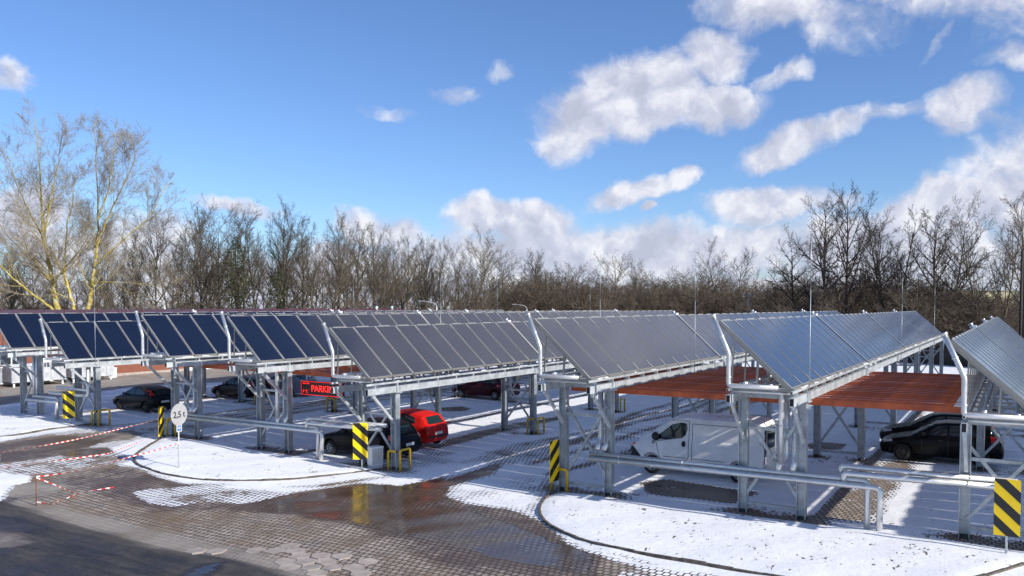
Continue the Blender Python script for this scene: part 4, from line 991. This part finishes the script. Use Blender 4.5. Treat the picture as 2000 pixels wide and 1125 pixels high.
class Tree:
    def __init__(s,seed): s.r=random.Random(seed); s.trunk=[]; s.crown=[]
    def branch(s,p,d,L,r0,r1,lv,P,store):
        r=s.r; n=max(3,int(P['seg'][min(lv,len(P['seg'])-1)])); pts=[p.copy()]; rad=[r0]; d=d.normalized(); cur=p.copy()
        wob=P['wob'][min(lv,len(P['wob'])-1)]; up=P['up'][min(lv,len(P['up'])-1)]
        for i in range(n):
            d=(d+Vector((r.gauss(0,wob),r.gauss(0,wob),r.gauss(0,wob)+up))).normalized(); cur=cur+d*(L/n); pts.append(cur.copy()); t=(i+1)/n; rad.append(r0+(r1-r0)*t)
        store.append(([tuple(q) for q in pts],rad,(8,5,4,3,3,3)[lv])); 
        if lv>=P['levels']: return
        nc=P['kids'][lv]; nc=int(nc*r.uniform(.8,1.2)); lo=P['lo'][lv]
        for k in range(nc):
            t=lo+(1-lo)*((k+r.random())/nc); i=min(n-1,int(t*n)); f=t*n-i; q=pts[i].lerp(pts[i+1],f); dd=(pts[i+1]-pts[i]).normalized()
            ax=dd.cross(Vector((r.gauss(0,1),r.gauss(0,1),r.gauss(0,1)))).normalized(); ang=R(r.uniform(*P['ang'][lv]))
            nd=(dd*math.cos(ang)+ax*math.sin(ang)).normalized()
            if lv==0: # limbs go round the trunk
                a=k*2.4+r.uniform(-.4,.4); h=Vector((math.cos(a),math.sin(a),0)); nd=(dd*math.cos(ang)+h*math.sin(ang)).normalized()
            sh=P['shape'](t) if lv==0 else (1-.45*t)
            L2=L*P['len'][lv]*sh*r.uniform(.75,1.2); rr0=max(P.get('rm',.011),min(rad[i]*.75,r0*P['rad'][lv]*(.55+.45*sh if lv==0 else 1))); 
            s.branch(q,nd,L2,rr0,rr0*.3 if lv<P['levels']-1 else rr0*.4,lv+1,P,s.trunk if P.get('limb',-1)>=lv else s.crown)
    def emit(s,name,bark,twig):
        a=tubes_mesh('trunk',s.trunk,bark); b=tubes_mesh('crown',s.crown,twig); return a,b
def P_(**k):
    d=dict(levels=4,seg=(9,7,5,4,3),wob=(.025,.022,.04,.06,.09),up=(.02,.05,.045,.03,.02),kids=(20,10,7,5),lo=(.25,.22,.15,.1),ang=((30,60),(25,55),(25,60),(25,70)),len=(.42,.5,.5,.45),rad=(.5,.5,.5,.6),shape=lambda t:1.15-.75*t); d.update(k); return d
TPL={}
def template(key,seed,Hh,P,bark,twig,stems=1,r0=.22):
    t=Tree(seed); r=t.r
    if stems==1: t.branch(Vector((0,0,-.3)),Vector((r.uniform(-.05,.05),r.uniform(-.05,.05),1)),Hh*.97,r0,.02,0,P,t.trunk)
    else:
        for k in range(stems):
            a=2*math.pi*k/stems+r.uniform(-.4,.4); t.branch(Vector((.2*math.cos(a),.2*math.sin(a),-.3)),Vector((.24*math.cos(a),.24*math.sin(a),1)),Hh*r.uniform(.85,1),r0*.7,.02,0,dict(P,kids=(max(6,int(P['kids'][0]*1.6/stems)),)+P['kids'][1:]),t.trunk)
    TPL[key]=t.emit(key,bark,twig)+(Hh,)
template('upright',11,17,P_(ang=((22,42),(22,45),(25,60),(25,60)),len=(.40,.5,.5,.45),up=(.02,.07,.06,.04,.02)),M['bark'],M['twig'])
template('upright2',12,17,P_(ang=((25,48),(22,50),(25,60),(25,60)),len=(.38,.52,.5,.45),kids=(20,9,7,5),lo=(.32,.2,.15,.1)),M['bark'],M['twig'])
template('vase',13,17,P_(ang=((30,50),(22,45),(25,60),(25,60)),len=(.5,.5,.48,.45),kids=(17,9,7,5),lo=(.22,.25,.15,.1),up=(.02,.07,.06,.04,.02)),M['bark'],M['twig'],stems=2)
template('round',14,15,P_(ang=((40,70),(30,55),(30,60),(30,70)),len=(.46,.5,.5,.45),kids=(19,9,7,5),shape=lambda t:1.0-.5*abs(t-.45)),M['bark'],M['twig'],r0=.2)
template('multi',15,14,P_(kids=(16,8,6,5),ang=((30,50),(25,50),(25,60),(25,60))),M['bark'],M['twig'],stems=4)
template('dark_elm',21,19,P_(kids=(24,9,7,5),lo=(.24,.2,.15,.1),ang=((32,58),(28,55),(30,65),(30,70)),len=(.36,.48,.5,.45),shape=lambda t:1.15-.7*t),M['barkD'],M['twigD'],r0=.30)
template('dark_spread',22,17,P_(kids=(22,9,7,5),lo=(.2,.2,.15,.1),ang=((35,65),(30,60),(30,65),(30,70)),len=(.44,.48,.5,.45)),M['barkD'],M['twigD'],r0=.26)
template('dark_multi',23,19,P_(kids=(22,9,7,5),ang=((20,42),(25,50),(30,60),(30,70)),len=(.34,.5,.5,.45)),M['barkD'],M['twigD'],stems=3,r0=.28)
def plant(key,v,u,hgt,label,group,z=-.3,wide=1,rz=None):
    tr,cr,Hh=TPL[key]; T=thing('bare_tree',label,'tree',(v,u,z),rr.uniform(0,6.28) if rz is None else rz,group)
    s=hgt/Hh; T.scale=(s*wide,s*wide,s); link('trunk',tr,T); link('crown',cr,T); return T
NUM=['first','second','third','fourth','fifth','sixth','seventh','eighth','ninth','tenth','eleventh','twelfth','thirteenth','fourteenth','fifteenth','sixteenth','seventeenth','eighteenth','nineteenth','twentieth','twenty-first','twenty-second']
LEFT=[(22,492,'upright',118),(70,505,'round',122),(232,470,'vase',112),(262,462,'upright',120),(305,420,'upright2',116),(352,398,'vase',112),(392,412,'upright',120),(432,424,'round',118),(476,416,'upright2',116),(520,412,'vase',114),(556,420,'upright',120),(592,428,'upright2',118),(628,432,'vase',120),(664,434,'upright',122),(698,438,'upright2',124),(730,452,'upright',126),(764,462,'vase',128),(798,466,'upright2',130),(832,472,'upright',132),(862,478,'upright2',134),(916,462,'vase',130),(948,486,'round',140)]
for i,(px,yt,k,D) in enumerate(LEFT):
    v,u=at(px,D); h=(ztop(yt,D)+.6)*.945
    lab='bare greenish-trunked tree, %s from the left in the left-hand row behind the maroon roof'%NUM[i]
    plant(k,v,u,h,lab,'bare trees behind the maroon roof',wide=.92)
MID=[(985,512,'round',165),(1045,500,'upright',160),(1080,502,'multi',165),(1125,530,'round',175),(1168,540,'multi',175),(1205,514,'round',168),(1242,520,'upright',172),(1290,540,'multi',180),(1340,538,'round',180),(1382,516,'upright2',170),(1424,482,'vase',160),(1482,540,'multi',175)]
for i,(px,yt,k,D) in enumerate(MID):
    v,u=at(px,D); h=ztop(yt,D)+.8
    h*=.95; plant(k,v,u,h,'distant bare brown tree, %s from the left in the low tree line across the centre'%NUM[i],'low bare trees across the centre',wide=1.1)
RIGHT=[(1548,470,'dark_spread',108,1.0,'dark spreading bare tree at the left end of the tall right-hand clump'),(1613,392,'dark_elm',100,.95,'tall dark bare tree with straight trunk right beside the tallest lightning rod'),
(1650,374,'dark_elm',102,.8,'tallest dark bare tree of the right-hand clump'),(1692,440,'dark_spread',108,.8,'dark bare tree filling the gap in the middle of the right-hand clump'),
(1738,396,'dark_multi',98,1.0,'many-stemmed dark bare tree with stems fanning to the right'),(1822,418,'dark_elm',104,.95,'dark bare tree behind the far end of the pale blue carport'),(1852,424,'dark_spread',106,.9,'broad dark bare tree just left of the lone light-trunked tree'),
(1934,412,'vase',92,1.0,'lone lighter-trunked forked bare tree left of the utility pole'),(1999,396,'upright2',88,1.0,'bare tree cut by the right edge behind the utility pole'),(1782,510,'dark_spread',120,1.2,'low dark bare tree behind the right-hand clump')]
for px,yt,k,D,wd,lab in RIGHT:
    v,u=at(px,D); plant(k,v,u,ztop(yt,D)+.4,lab,'tall dark bare trees at right',wide=wd)
# back rank of woodland as one mass, seen through the front trees
def merged(name,items,mat,label,cat):
    VS=[];QS=[];b=0
    for me,(x,y,z),rz,s,wd in items:
        n=len(me.vertices); co=np.empty(n*3,np.float32); me.vertices.foreach_get('co',co); co=co.reshape(-1,3)*np.array([s*wd,s*wd,s]); c,s2=math.cos(rz),math.sin(rz)
        co=np.stack([co[:,0]*c-co[:,1]*s2+x,co[:,0]*s2+co[:,1]*c+y,co[:,2]+z],-1); q=np.empty(len(me.loops),np.int32); me.loops.foreach_get('vertex_index',q)
        VS.append(co); QS.append(q.reshape(-1,4)+b); b+=n
    o=link(name,arr_mesh(name,np.concatenate(VS),np.concatenate(QS),mat)); return tag(o,label,cat,kind='stuff')
its=[]; rt=random.Random(77)
small=Tree(31); small.branch(Vector((0,0,-.3)),Vector((0,0,1)),14,.16,.02,0,P_(levels=3,kids=(15,8,8),ang=((25,50),(25,55),(30,60)),len=(.40,.5,.5)),small.trunk); sm1=tubes_mesh('s',small.trunk+small.crown,M['twig'])
small=Tree(32); small.branch(Vector((0,0,-.3)),Vector((.05,0,1)),14,.16,.02,0,P_(levels=3,kids=(13,8,8),ang=((30,60),(30,60),(30,60)),len=(.45,.5,.5)),small.trunk); sm2=tubes_mesh('s',small.trunk+small.crown,M['twig'])
for k in range(85):
    px=rt.uniform(-80,960); D=rt.uniform(135,165); v,u=at(px,D); yt=np.interp(px,[-60,230,300,520,700,850,960],[500,500,465,460,478,500,520])+rt.uniform(0,45)
    its.append((rt.choice((sm1,sm2)),(v,u,-.3),rt.uniform(0,6.28),(ztop(yt,D)+.3)/14,1.0))
for k in range(34):
    px=rt.uniform(940,2080); D=rt.uniform(185,230); v,u=at(px,D); its.append((rt.choice((sm1,sm2)),(v,u,-.3),rt.uniform(0,6.28),(ztop(rt.uniform(535,562),D)+.3)/14,1.3))
merged('woodland',its,M['twig'],'bare winter woodland forming the back rank behind the front trees','woodland')
# undergrowth and scrub: dense leafless bushes and lower growth
def bush(seed,Hh):
    t=Tree(seed); r=t.r; PB=P_(levels=3,seg=(5,4,3,3),wob=(.10,.12,.14,.16),up=(.0,.0,.01,.01),kids=(11,8,5),lo=(.2,.1,.1),ang=((25,70),(30,75),(30,75)),len=(.5,.5,.5),shape=lambda t:1.1-.6*t)
    for k in range(7):
        a=k*.9+r.uniform(-.3,.3); t.branch(Vector((r.uniform(-.6,.6),r.uniform(-.6,.6),-.2)),Vector((math.cos(a)*r.uniform(.1,.8),math.sin(a)*r.uniform(.1,.8),1)),Hh*r.uniform(.55,1),.05,.015,0,PB,t.trunk)
    return tubes_mesh('b',[(p,q,3) for p,q,_ in t.trunk+t.crown],M['brush'])
B=[bush(41,5),bush(42,5),bush(43,5)]
its=[]
for k in range(150):
    px=rt.uniform(-60,1000); D=rt.uniform(106,150); v,u=at(px,D); its.append((rt.choice(B),(v,u,-.3),rt.uniform(0,6.28),rt.uniform(.9,1.7),1.25))
for k in range(150):
    px=rt.uniform(930,1560); D=rt.uniform(135,200); v,u=at(px,D); yt=np.interp(px,[930,1000,1060,1200,1400,1560],[575,545,535,548,546,552])+rt.uniform(-12,45); its.append((rt.choice(B),(v,u,-.3),rt.uniform(0,6.28),(ztop(yt,D))/5,1.25))
for k in range(120):
    px=rt.uniform(1480,2080); D=rt.uniform(92,150); v,u=at(px,D); yt=np.interp(px,[1480,1700,1850,1880,2000],[556,540,535,560,570])+rt.uniform(-5,35); its.append((rt.choice(B),(v,u,-.3),rt.uniform(0,6.28),(ztop(yt,D))/5,1.35))
merged('undergrowth',its,M['brush'],'dense brown leafless undergrowth below the trees','undergrowth')
# the pair of big yellow-barked trees at left, stems laid out as they lean
def stemtree(label,D,stems,seed,P):
    v0,u0=at(stems[0][0][0],D); T=thing('poplar_tree',label,'tree',(v0,u0,-.3),0,'big yellow-barked trees at left'); t=Tree(seed); r=t.r
    for st in stems:
        *pp,r0,r1,extra=st; pts=[]
        for i,(px,py) in enumerate(pp):
            dd=D+extra*i/len(pp); v,u=at(px,dd); pts.append(Vector((v-v0,u-u0,ztop(py,dd)+.3)))
        Q=[]; 
        for a,b in zip(pts,pts[1:]):
            for k in range(5): Q.append(a.lerp(b,k/5)+Vector((r.gauss(0,.05),r.gauss(0,.05),0)))
        Q.append(pts[-1]); n=len(Q); rad=[1.0*(r0+(r1-r0)*(i/(n-1))**.8) for i in range(n)]
        t.trunk.append(([tuple(q) for q in Q],rad,9))
        L_=sum((b-a).length for a,b in zip(Q,Q[1:])); nb=int(L_*P['dens'])
        for k in range(nb):
            tt=P['lo0']+(1-P['lo0'])*(k+r.random())/nb; i=min(n-2,int(tt*(n-1))); q=Q[i].lerp(Q[i+1],r.random()); dd=(Q[i+1]-Q[i]).normalized()
            ax=dd.cross(Vector((r.gauss(0,1),r.gauss(0,1),r.gauss(0,1)))).normalized(); ang=R(r.uniform(25,52)); nd=dd*math.cos(ang)+ax*math.sin(ang)
            t.branch(q,nd,(3.2+4.5*(1-tt))*r.uniform(.7,1.15)*P['bl'],max(.025,rad[i]*.33),.012,1,dict(P_(),rm=.009,kids=(0,11,8,5),up=(.0,.05,.05,.04,.02),levels=4,len=(.4,.5,.5,.45)),t.trunk)
    a,b=t.emit('p',M['barkY'],M['twigY']); link('trunk',a,T); link('crown',b,T)
D_=104
PP=dict(dens=1.1,lo0=.22,bl=1.0)
stemtree('tall yellow-barked bare tree at far left with a long low branch sloping down to it',D_,[
 [(116,625),(106,570),(102,540),(92,480),(86,420),(84,340),(78,232),.42,.03,2],
 [(116,615),(86,590),(52,565),(22,540),(-10,505),(-60,470),.20,.05,-5],
 [(104,548),(82,530),(58,508),(40,482),(12,455),(-15,400),.16,.03,3],
 [(106,552),(128,524),(150,500),(172,468),(190,440),.15,.03,-3],
 [(98,500),(84,455),(60,410),(34,350),(20,300),.16,.03,4],
 [(90,460),(102,400),(118,330),(130,262),.14,.03,-4]],51,PP)
stemtree('tall yellow-barked bare tree right of its twin, leaning slightly right',D_-3,[
 [(166,625),(176,590),(182,552),(190,500),(196,450),(194,360),(192,240),.34,.03,2],
 [(182,552),(210,551),(250,552),(300,556),(330,548),.11,.02,-4],
 [(186,520),(218,490),(250,462),(288,430),(312,395),(330,360),.13,.03,3],
 [(192,480),(212,430),(236,380),(262,330),(272,300),.14,.03,-3],
 [(176,565),(166,545),(158,520),(150,490),.08,.02,2],
 [(194,430),(216,370),(228,310),(230,262),.12,.03,4]],52,PP)
stemtree('thinner yellow-barked leaning stem between the two big yellow-barked trees',D_-1,[
 [(152,625),(142,590),(134,560),(128,540),(110,505),(98,480),.24,.08,1],
 [(128,540),(130,490),(134,440),(146,400),(150,340),.14,.03,3],
 [(130,530),(150,510),(170,480),(182,462),.1,.03,-2]],53,PP)
# spruces
def spruce(px,yt,D,label,seed,wd=.2):
    v,u=at(px,D); h=ztop(yt,D)+.3; T=thing('spruce_tree',label,'tree',(v,u,-.3),0,'dark spruces among the bare trees'); r=random.Random(seed)
    link('trunk',tubes_mesh('trunk',[([(0,0,0),(0,0,h*.5),(0,0,h)],[.22,.12,.02],8)],M['barkD']),T)
    mb=MB(); n=int(h*9)
    for k in range(n):
        t=.04+.96*k/n; z=h*t; L_=h*wd*(1-t)**.8*r.uniform(.65,1.15)+.15; a=k*2.4+r.uniform(-.5,.5); c_,s_=math.cos(a),math.sin(a)
        for m in range(int(10+L_*12)):
            f=r.random()**.7; w_=.36*(1-f*.5); x=L_*f; zz=z-.22*x+.10*x*f+r.gauss(0,.07); o=r.gauss(0,w_*.55); p=Vector((c_*x-s_*o,s_*x+c_*o,zz)); e=Vector((r.gauss(0,1),r.gauss(0,1),r.gauss(0,.5))).normalized(); e2=Vector((c_,s_,-.3+r.gauss(0,.2))).normalized(); l=r.uniform(.18,.42)
            mb.face([p-e*.06,p+e2*l,p+e*.06+Vector((0,0,.02))])
    mb.build('crown',M['needle'],T)
spruce(462,462,108,'dark green spruce, the taller one, left among the bare trees',61,.27)
spruce(543,520,106,'dark green spruce, the shorter and broader one, right of the tall spruce',62,.3)
# ------------------------------------------------------------------ buildings
T=thing('long_building','long low red-brown building with maroon roof behind the left carports','building',(-66.6,22,g(-66)))
Lb=68; gz=0
def fb(mb,name,mats,par=T): return mb.build(name,mats,par)
mb=MB(); mb.box(-12,0,0,Lb,-.3,4.9); fb(mb,'wall',M['brick'])
mb=MB(); ez=5.15
mb.face([(.7,-.6,ez),(.7,Lb+.6,ez),(-6,Lb-4,ez+.62),(-6,4,ez+.62)]); mb.face([(-12.7,Lb+.6,ez),(-12.7,-.6,ez),(-6,4,ez+.62),(-6,Lb-4,ez+.62)]); mb.face([(-12.7,-.6,ez),(.7,-.6,ez),(-6,4,ez+.62)]); mb.face([(.7,Lb+.6,ez),(-12.7,Lb+.6,ez),(-6,Lb-4,ez+.62)])
mb.box(-12.7,.7,-.6,Lb+.6,ez-.24,ez-.003)
ro=fb(mb,'roof',M['maroon'])
mb=MB()
for k in range(46):
    y=1+k*1.47+rr.uniform(-.4,.4); x=rr.choice((-.2,-2.2,-4.5)); z=ez+.62*(0.7-x)/6.7
    mb.box(x-.05,x+.05,y-.05,y+.05,z-.03,z+.34)
mb.build('snow_guard_posts',M['maroon'],ro)
for y in (57.5,60.5):
    mb=MB(); mb.tube([(-3,y,ez+.3),(-3,y,ez+.95)],.2,12); mb.tube([(-3,y,ez+1.0),(-3,y,ez+1.12)],.28,12,1); mb.build('roof_vent',[M['galvL'],M['plastic']],ro,True)
for y,ww in ((13.8,.8),(27.0,.9),(38,.7),(50,.7)):
    mb=MB(); mb.box(.003,.12,y,y+ww,-.1,3.0); fb(mb,'pilaster',M['white'])
mb=MB(); mb.box(.003,.06,16,26.9,-.1,.22); fb(mb,'plinth',M['slab'])
for y in (10.5,17.0,29.0,33,42,46):
    mb=MB(); mb.box(.004,.07,y,y+1.9,.9 if y not in (10.5,29.0) else 0,2.6); w_=fb(mb,'window' if y not in (10.5,29.0) else 'door',M['white'])
    mb=MB(); mb.box(.074,.085,y+.12,y+.9,1.0 if y not in (10.5,29.0) else .3,2.45); mb.box(.074,.085,y+1.0,y+1.78,1.0 if y not in (10.5,29.0) else .3,2.45); mb.build('pane',M['winglass'],w_)
v,u=G(205,741)
mb=MB(); mb.box(-.35,.35,-.4,.4,0,.75); mb.box(-.2,.2,-.25,.25,.752,.9)
T2=thing('utility_box','small white box standing before the red-brown wall','box',(-65.6,41.0,g(-65)))
mb=MB(); mb.box(-.35,.35,-.35,.35,-.1,.78); mb.build('body',M['white'],T2); mb=MB(); mb.box(-.38,.38,-.38,.38,.782,.85); mb.build('lid',M['white'],T2)
# containers
def skip(v,u,L_,label,mat,h0=.4,h1=1.6,w_=2.2):
    T=thing('skip_container',label,'container',(v,u,g(v)),0,'low metal skip containers at far left')
    mb=MB(); mb.box(-w_,0,0,L_,h0,h0+.1); mb.box(-w_,-w_+.06,0,L_,h0+.1,h1); mb.box(-.06,0,0,L_,h0+.1,h1); mb.box(-w_+.06,-.06,0,.06,h0+.1,h1); mb.box(-w_+.06,-.06,L_-.06,L_,h0+.1,h1); mb.build('body',mat,T)
    mb=MB(); k=0
    while k*.72<L_-.1: mb.box(.002,.06,k*.72+.02,k*.72+.09,h0+.0,h1-.09); k+=1
    mb.box(.002,.09,-.02,L_+.02,h1-.085,h1+.02); mb.box(.002,.08,-.02,L_+.02,h0-.06,h0+.03); mb.build('rib_frame',M['whitegrey'],T)
    for y in (.15,L_-.3):
        for x in (-w_+.1,-.18): mb=MB(); mb.box(x,x+.12,y,y+.12,-.05,h0-.062); mb.build('leg',M['white'],T)
skip(-63.6,31.95,4.1,'white ribbed skip container on legs behind the far left posts',M['whitegrey'])
skip(-63.4,26.6,4.6,'grey skip container partly cut by the left edge',M['galv'])
skip(-63.8,36.6,3.6,'white ribbed skip container behind the vertical pipes at left',M['whitegrey'])
# ------------------------------------------------------------------ lamps, poles
def lamp(px,pyt,D,label,armdir=-1,arm=2.2):
    v,u=at(px,D); zt=ztop(pyt,D); T=thing('street_lamp',label,'street lamp',(v,u,-.2),YAW,'curved-arm street lamps')
    mb=MB(); mb.tube([(0,0,-.2),(0,0,zt*.6)],.10,10); mb.tube([(0,0,zt*.6),(0,0,zt-.7)],.075,10); mb.build('pole',M['lampgrey'],T,True)
    mb=MB(); pts=[(0,0,zt-.7)]
    for k in range(1,9): a=math.pi/2*k/8; pts.append((armdir*(1.1-1.1*math.cos(a)),0,zt-.7+.6*math.sin(a)))
    pts.append((armdir*arm,0,zt-.02)); mb.tube(pts,.035,8); ar=mb.build('arm',M['lampgrey'],T,True)
    mb=MB(); mb.box(min(armdir*arm,armdir*(arm+.75)),max(armdir*arm,armdir*(arm+.75)),-.1,.1,zt-.05,zt+.05); mb.build('lamp_head',M['galv'],T)
lamp(322,580,88,'street lamp with arm to the left, beside the yellow-barked trees',-1,1.3)
lamp(853,585,104,'street lamp with curved arm to the left near the end of the maroon roof',-1,1.5)
lamp(1029,592,130,'small distant street lamp in front of the low central tree line',-1,1.6)
v,u=at(1462,110)
T=thing('lattice_pole','pale concrete lattice pole with short crossarm left of the right-hand trees','utility pole',(v,u,-.3),YAW+R(20)); zt=ztop(572,110)+.3
mb=MB()
for x in (-.2,.2): mb.bar((x,0,0),(x*.6,0,zt),.11,.11)
k=.5
while k<zt-.3: mb.bar((-.18,0,k),(.18,0,k),.06,.08); k+=.7
mb.build('pole',M['concrete'],T); mb=MB(); mb.bar((-.9,0,zt-.5),(.9,0,zt-.3),.08,.08); mb.build('crossarm',M['concrete'],T)
for x in (-.8,0,.8): mb=MB(); mb.tube([(x,0,zt-.3),(x,0,zt-.02)],.05,8); mb.build('insulator',M['whitegrey'],T,True)
v,u=at(1996,62)
T=thing('utility_pole','dark timber utility pole with metal crossarms at the right edge','utility pole',(v,u,-.3),YAW); zt=ztop(489,62)+.3
mb=MB(); mb.tube([(-.12,0,0),(-.08,0,zt)],[.13,.10],10); mb.tube([(.16,0,0),(.10,0,zt*.98)],[.13,.10],10); k=1
while k<zt: mb.bar((-.1,.02,k),(.14,.02,k+.02),.06,.09); k+=1.6
mb.build('pole',M['poledark'],T,True)
for zz,l in ((zt-1.35,1.0),(zt-.35,.3)): mb=MB(); mb.bar((-l,0,zz-.06),(l,0,zz+.1),.07,.09); mb.build('crossarm',M['poledark'],T)
for x in (-.9,-.55,.6): mb=MB(); mb.tube([(x,0,zt-1.35),(x,0,zt-1.12)],.05,8); mb.build('insulator',M['whitegrey'],T,True)
# far houses at right
for px,pyt,D,L_,lab in ((1938,566,260,26,'distant pale yellow block of flats between the trees at right'),(1978,572,280,16,'smaller distant pale yellow house right of the flats')):
    v,u=at(px,D); zt=ztop(pyt,D); T=thing('distant_building',lab,'building',(v,u,-.3),YAW)
    mb=MB(); mb.box(-L_/2,L_/2,0,9,0,zt); mb.build('wall',M['facade'],T)
    mb=MB(); mb.box(-L_/2-.4,L_/2+.4,-.4,9.4,zt+.003,zt+.5); mb.build('roof',M['galv'],T)
    x=-L_/2+1.2
    while x<L_/2-1.5:
        for z in (1.4,4.4,7.4):
            if z<zt-1.5: mb=MB(); mb.box(x,x+1.4,-.03,-.003,z,z+1.4); mb.build('window',M['winglass'],T)
        x+=3.1
# board fence far right behind the carports, snow behind
T=thing('board_fence','dark brown board fence behind the far right posts','fence',(0,0,0)); a=G(1700,676); 
mb=MB(); v0,u0=at(1690,96); v1,u1=at(2080,74)
P0=Vector((v0,u0,-.3)); P1=Vector((v1,u1,-.3)); n=int((P1-P0).length/.16); d=(P1-P0)/n; nn=Vector((-d.y,d.x,0)).normalized()
for k in range(n):
    p=P0+d*k; h=2.1+rr.uniform(-.05,.05); q=p+d*.9; mb.v+= [tuple(p),tuple(q),tuple(q+nn*.03),tuple(p+nn*.03)]+[tuple(x+Vector((0,0,h))) for x in (p,q,q+nn*.03,p+nn*.03)]; b=len(mb.v)-8
    for f in ((0,1,5,4),(1,2,6,5),(2,3,7,6),(3,0,4,7),(4,5,6,7)): mb.f.append(tuple(b+i for i in f)); mb.m.append(0)
mb.build('boards',M['poledark'],T)
T['label']='dark brown board fence behind the far right posts'
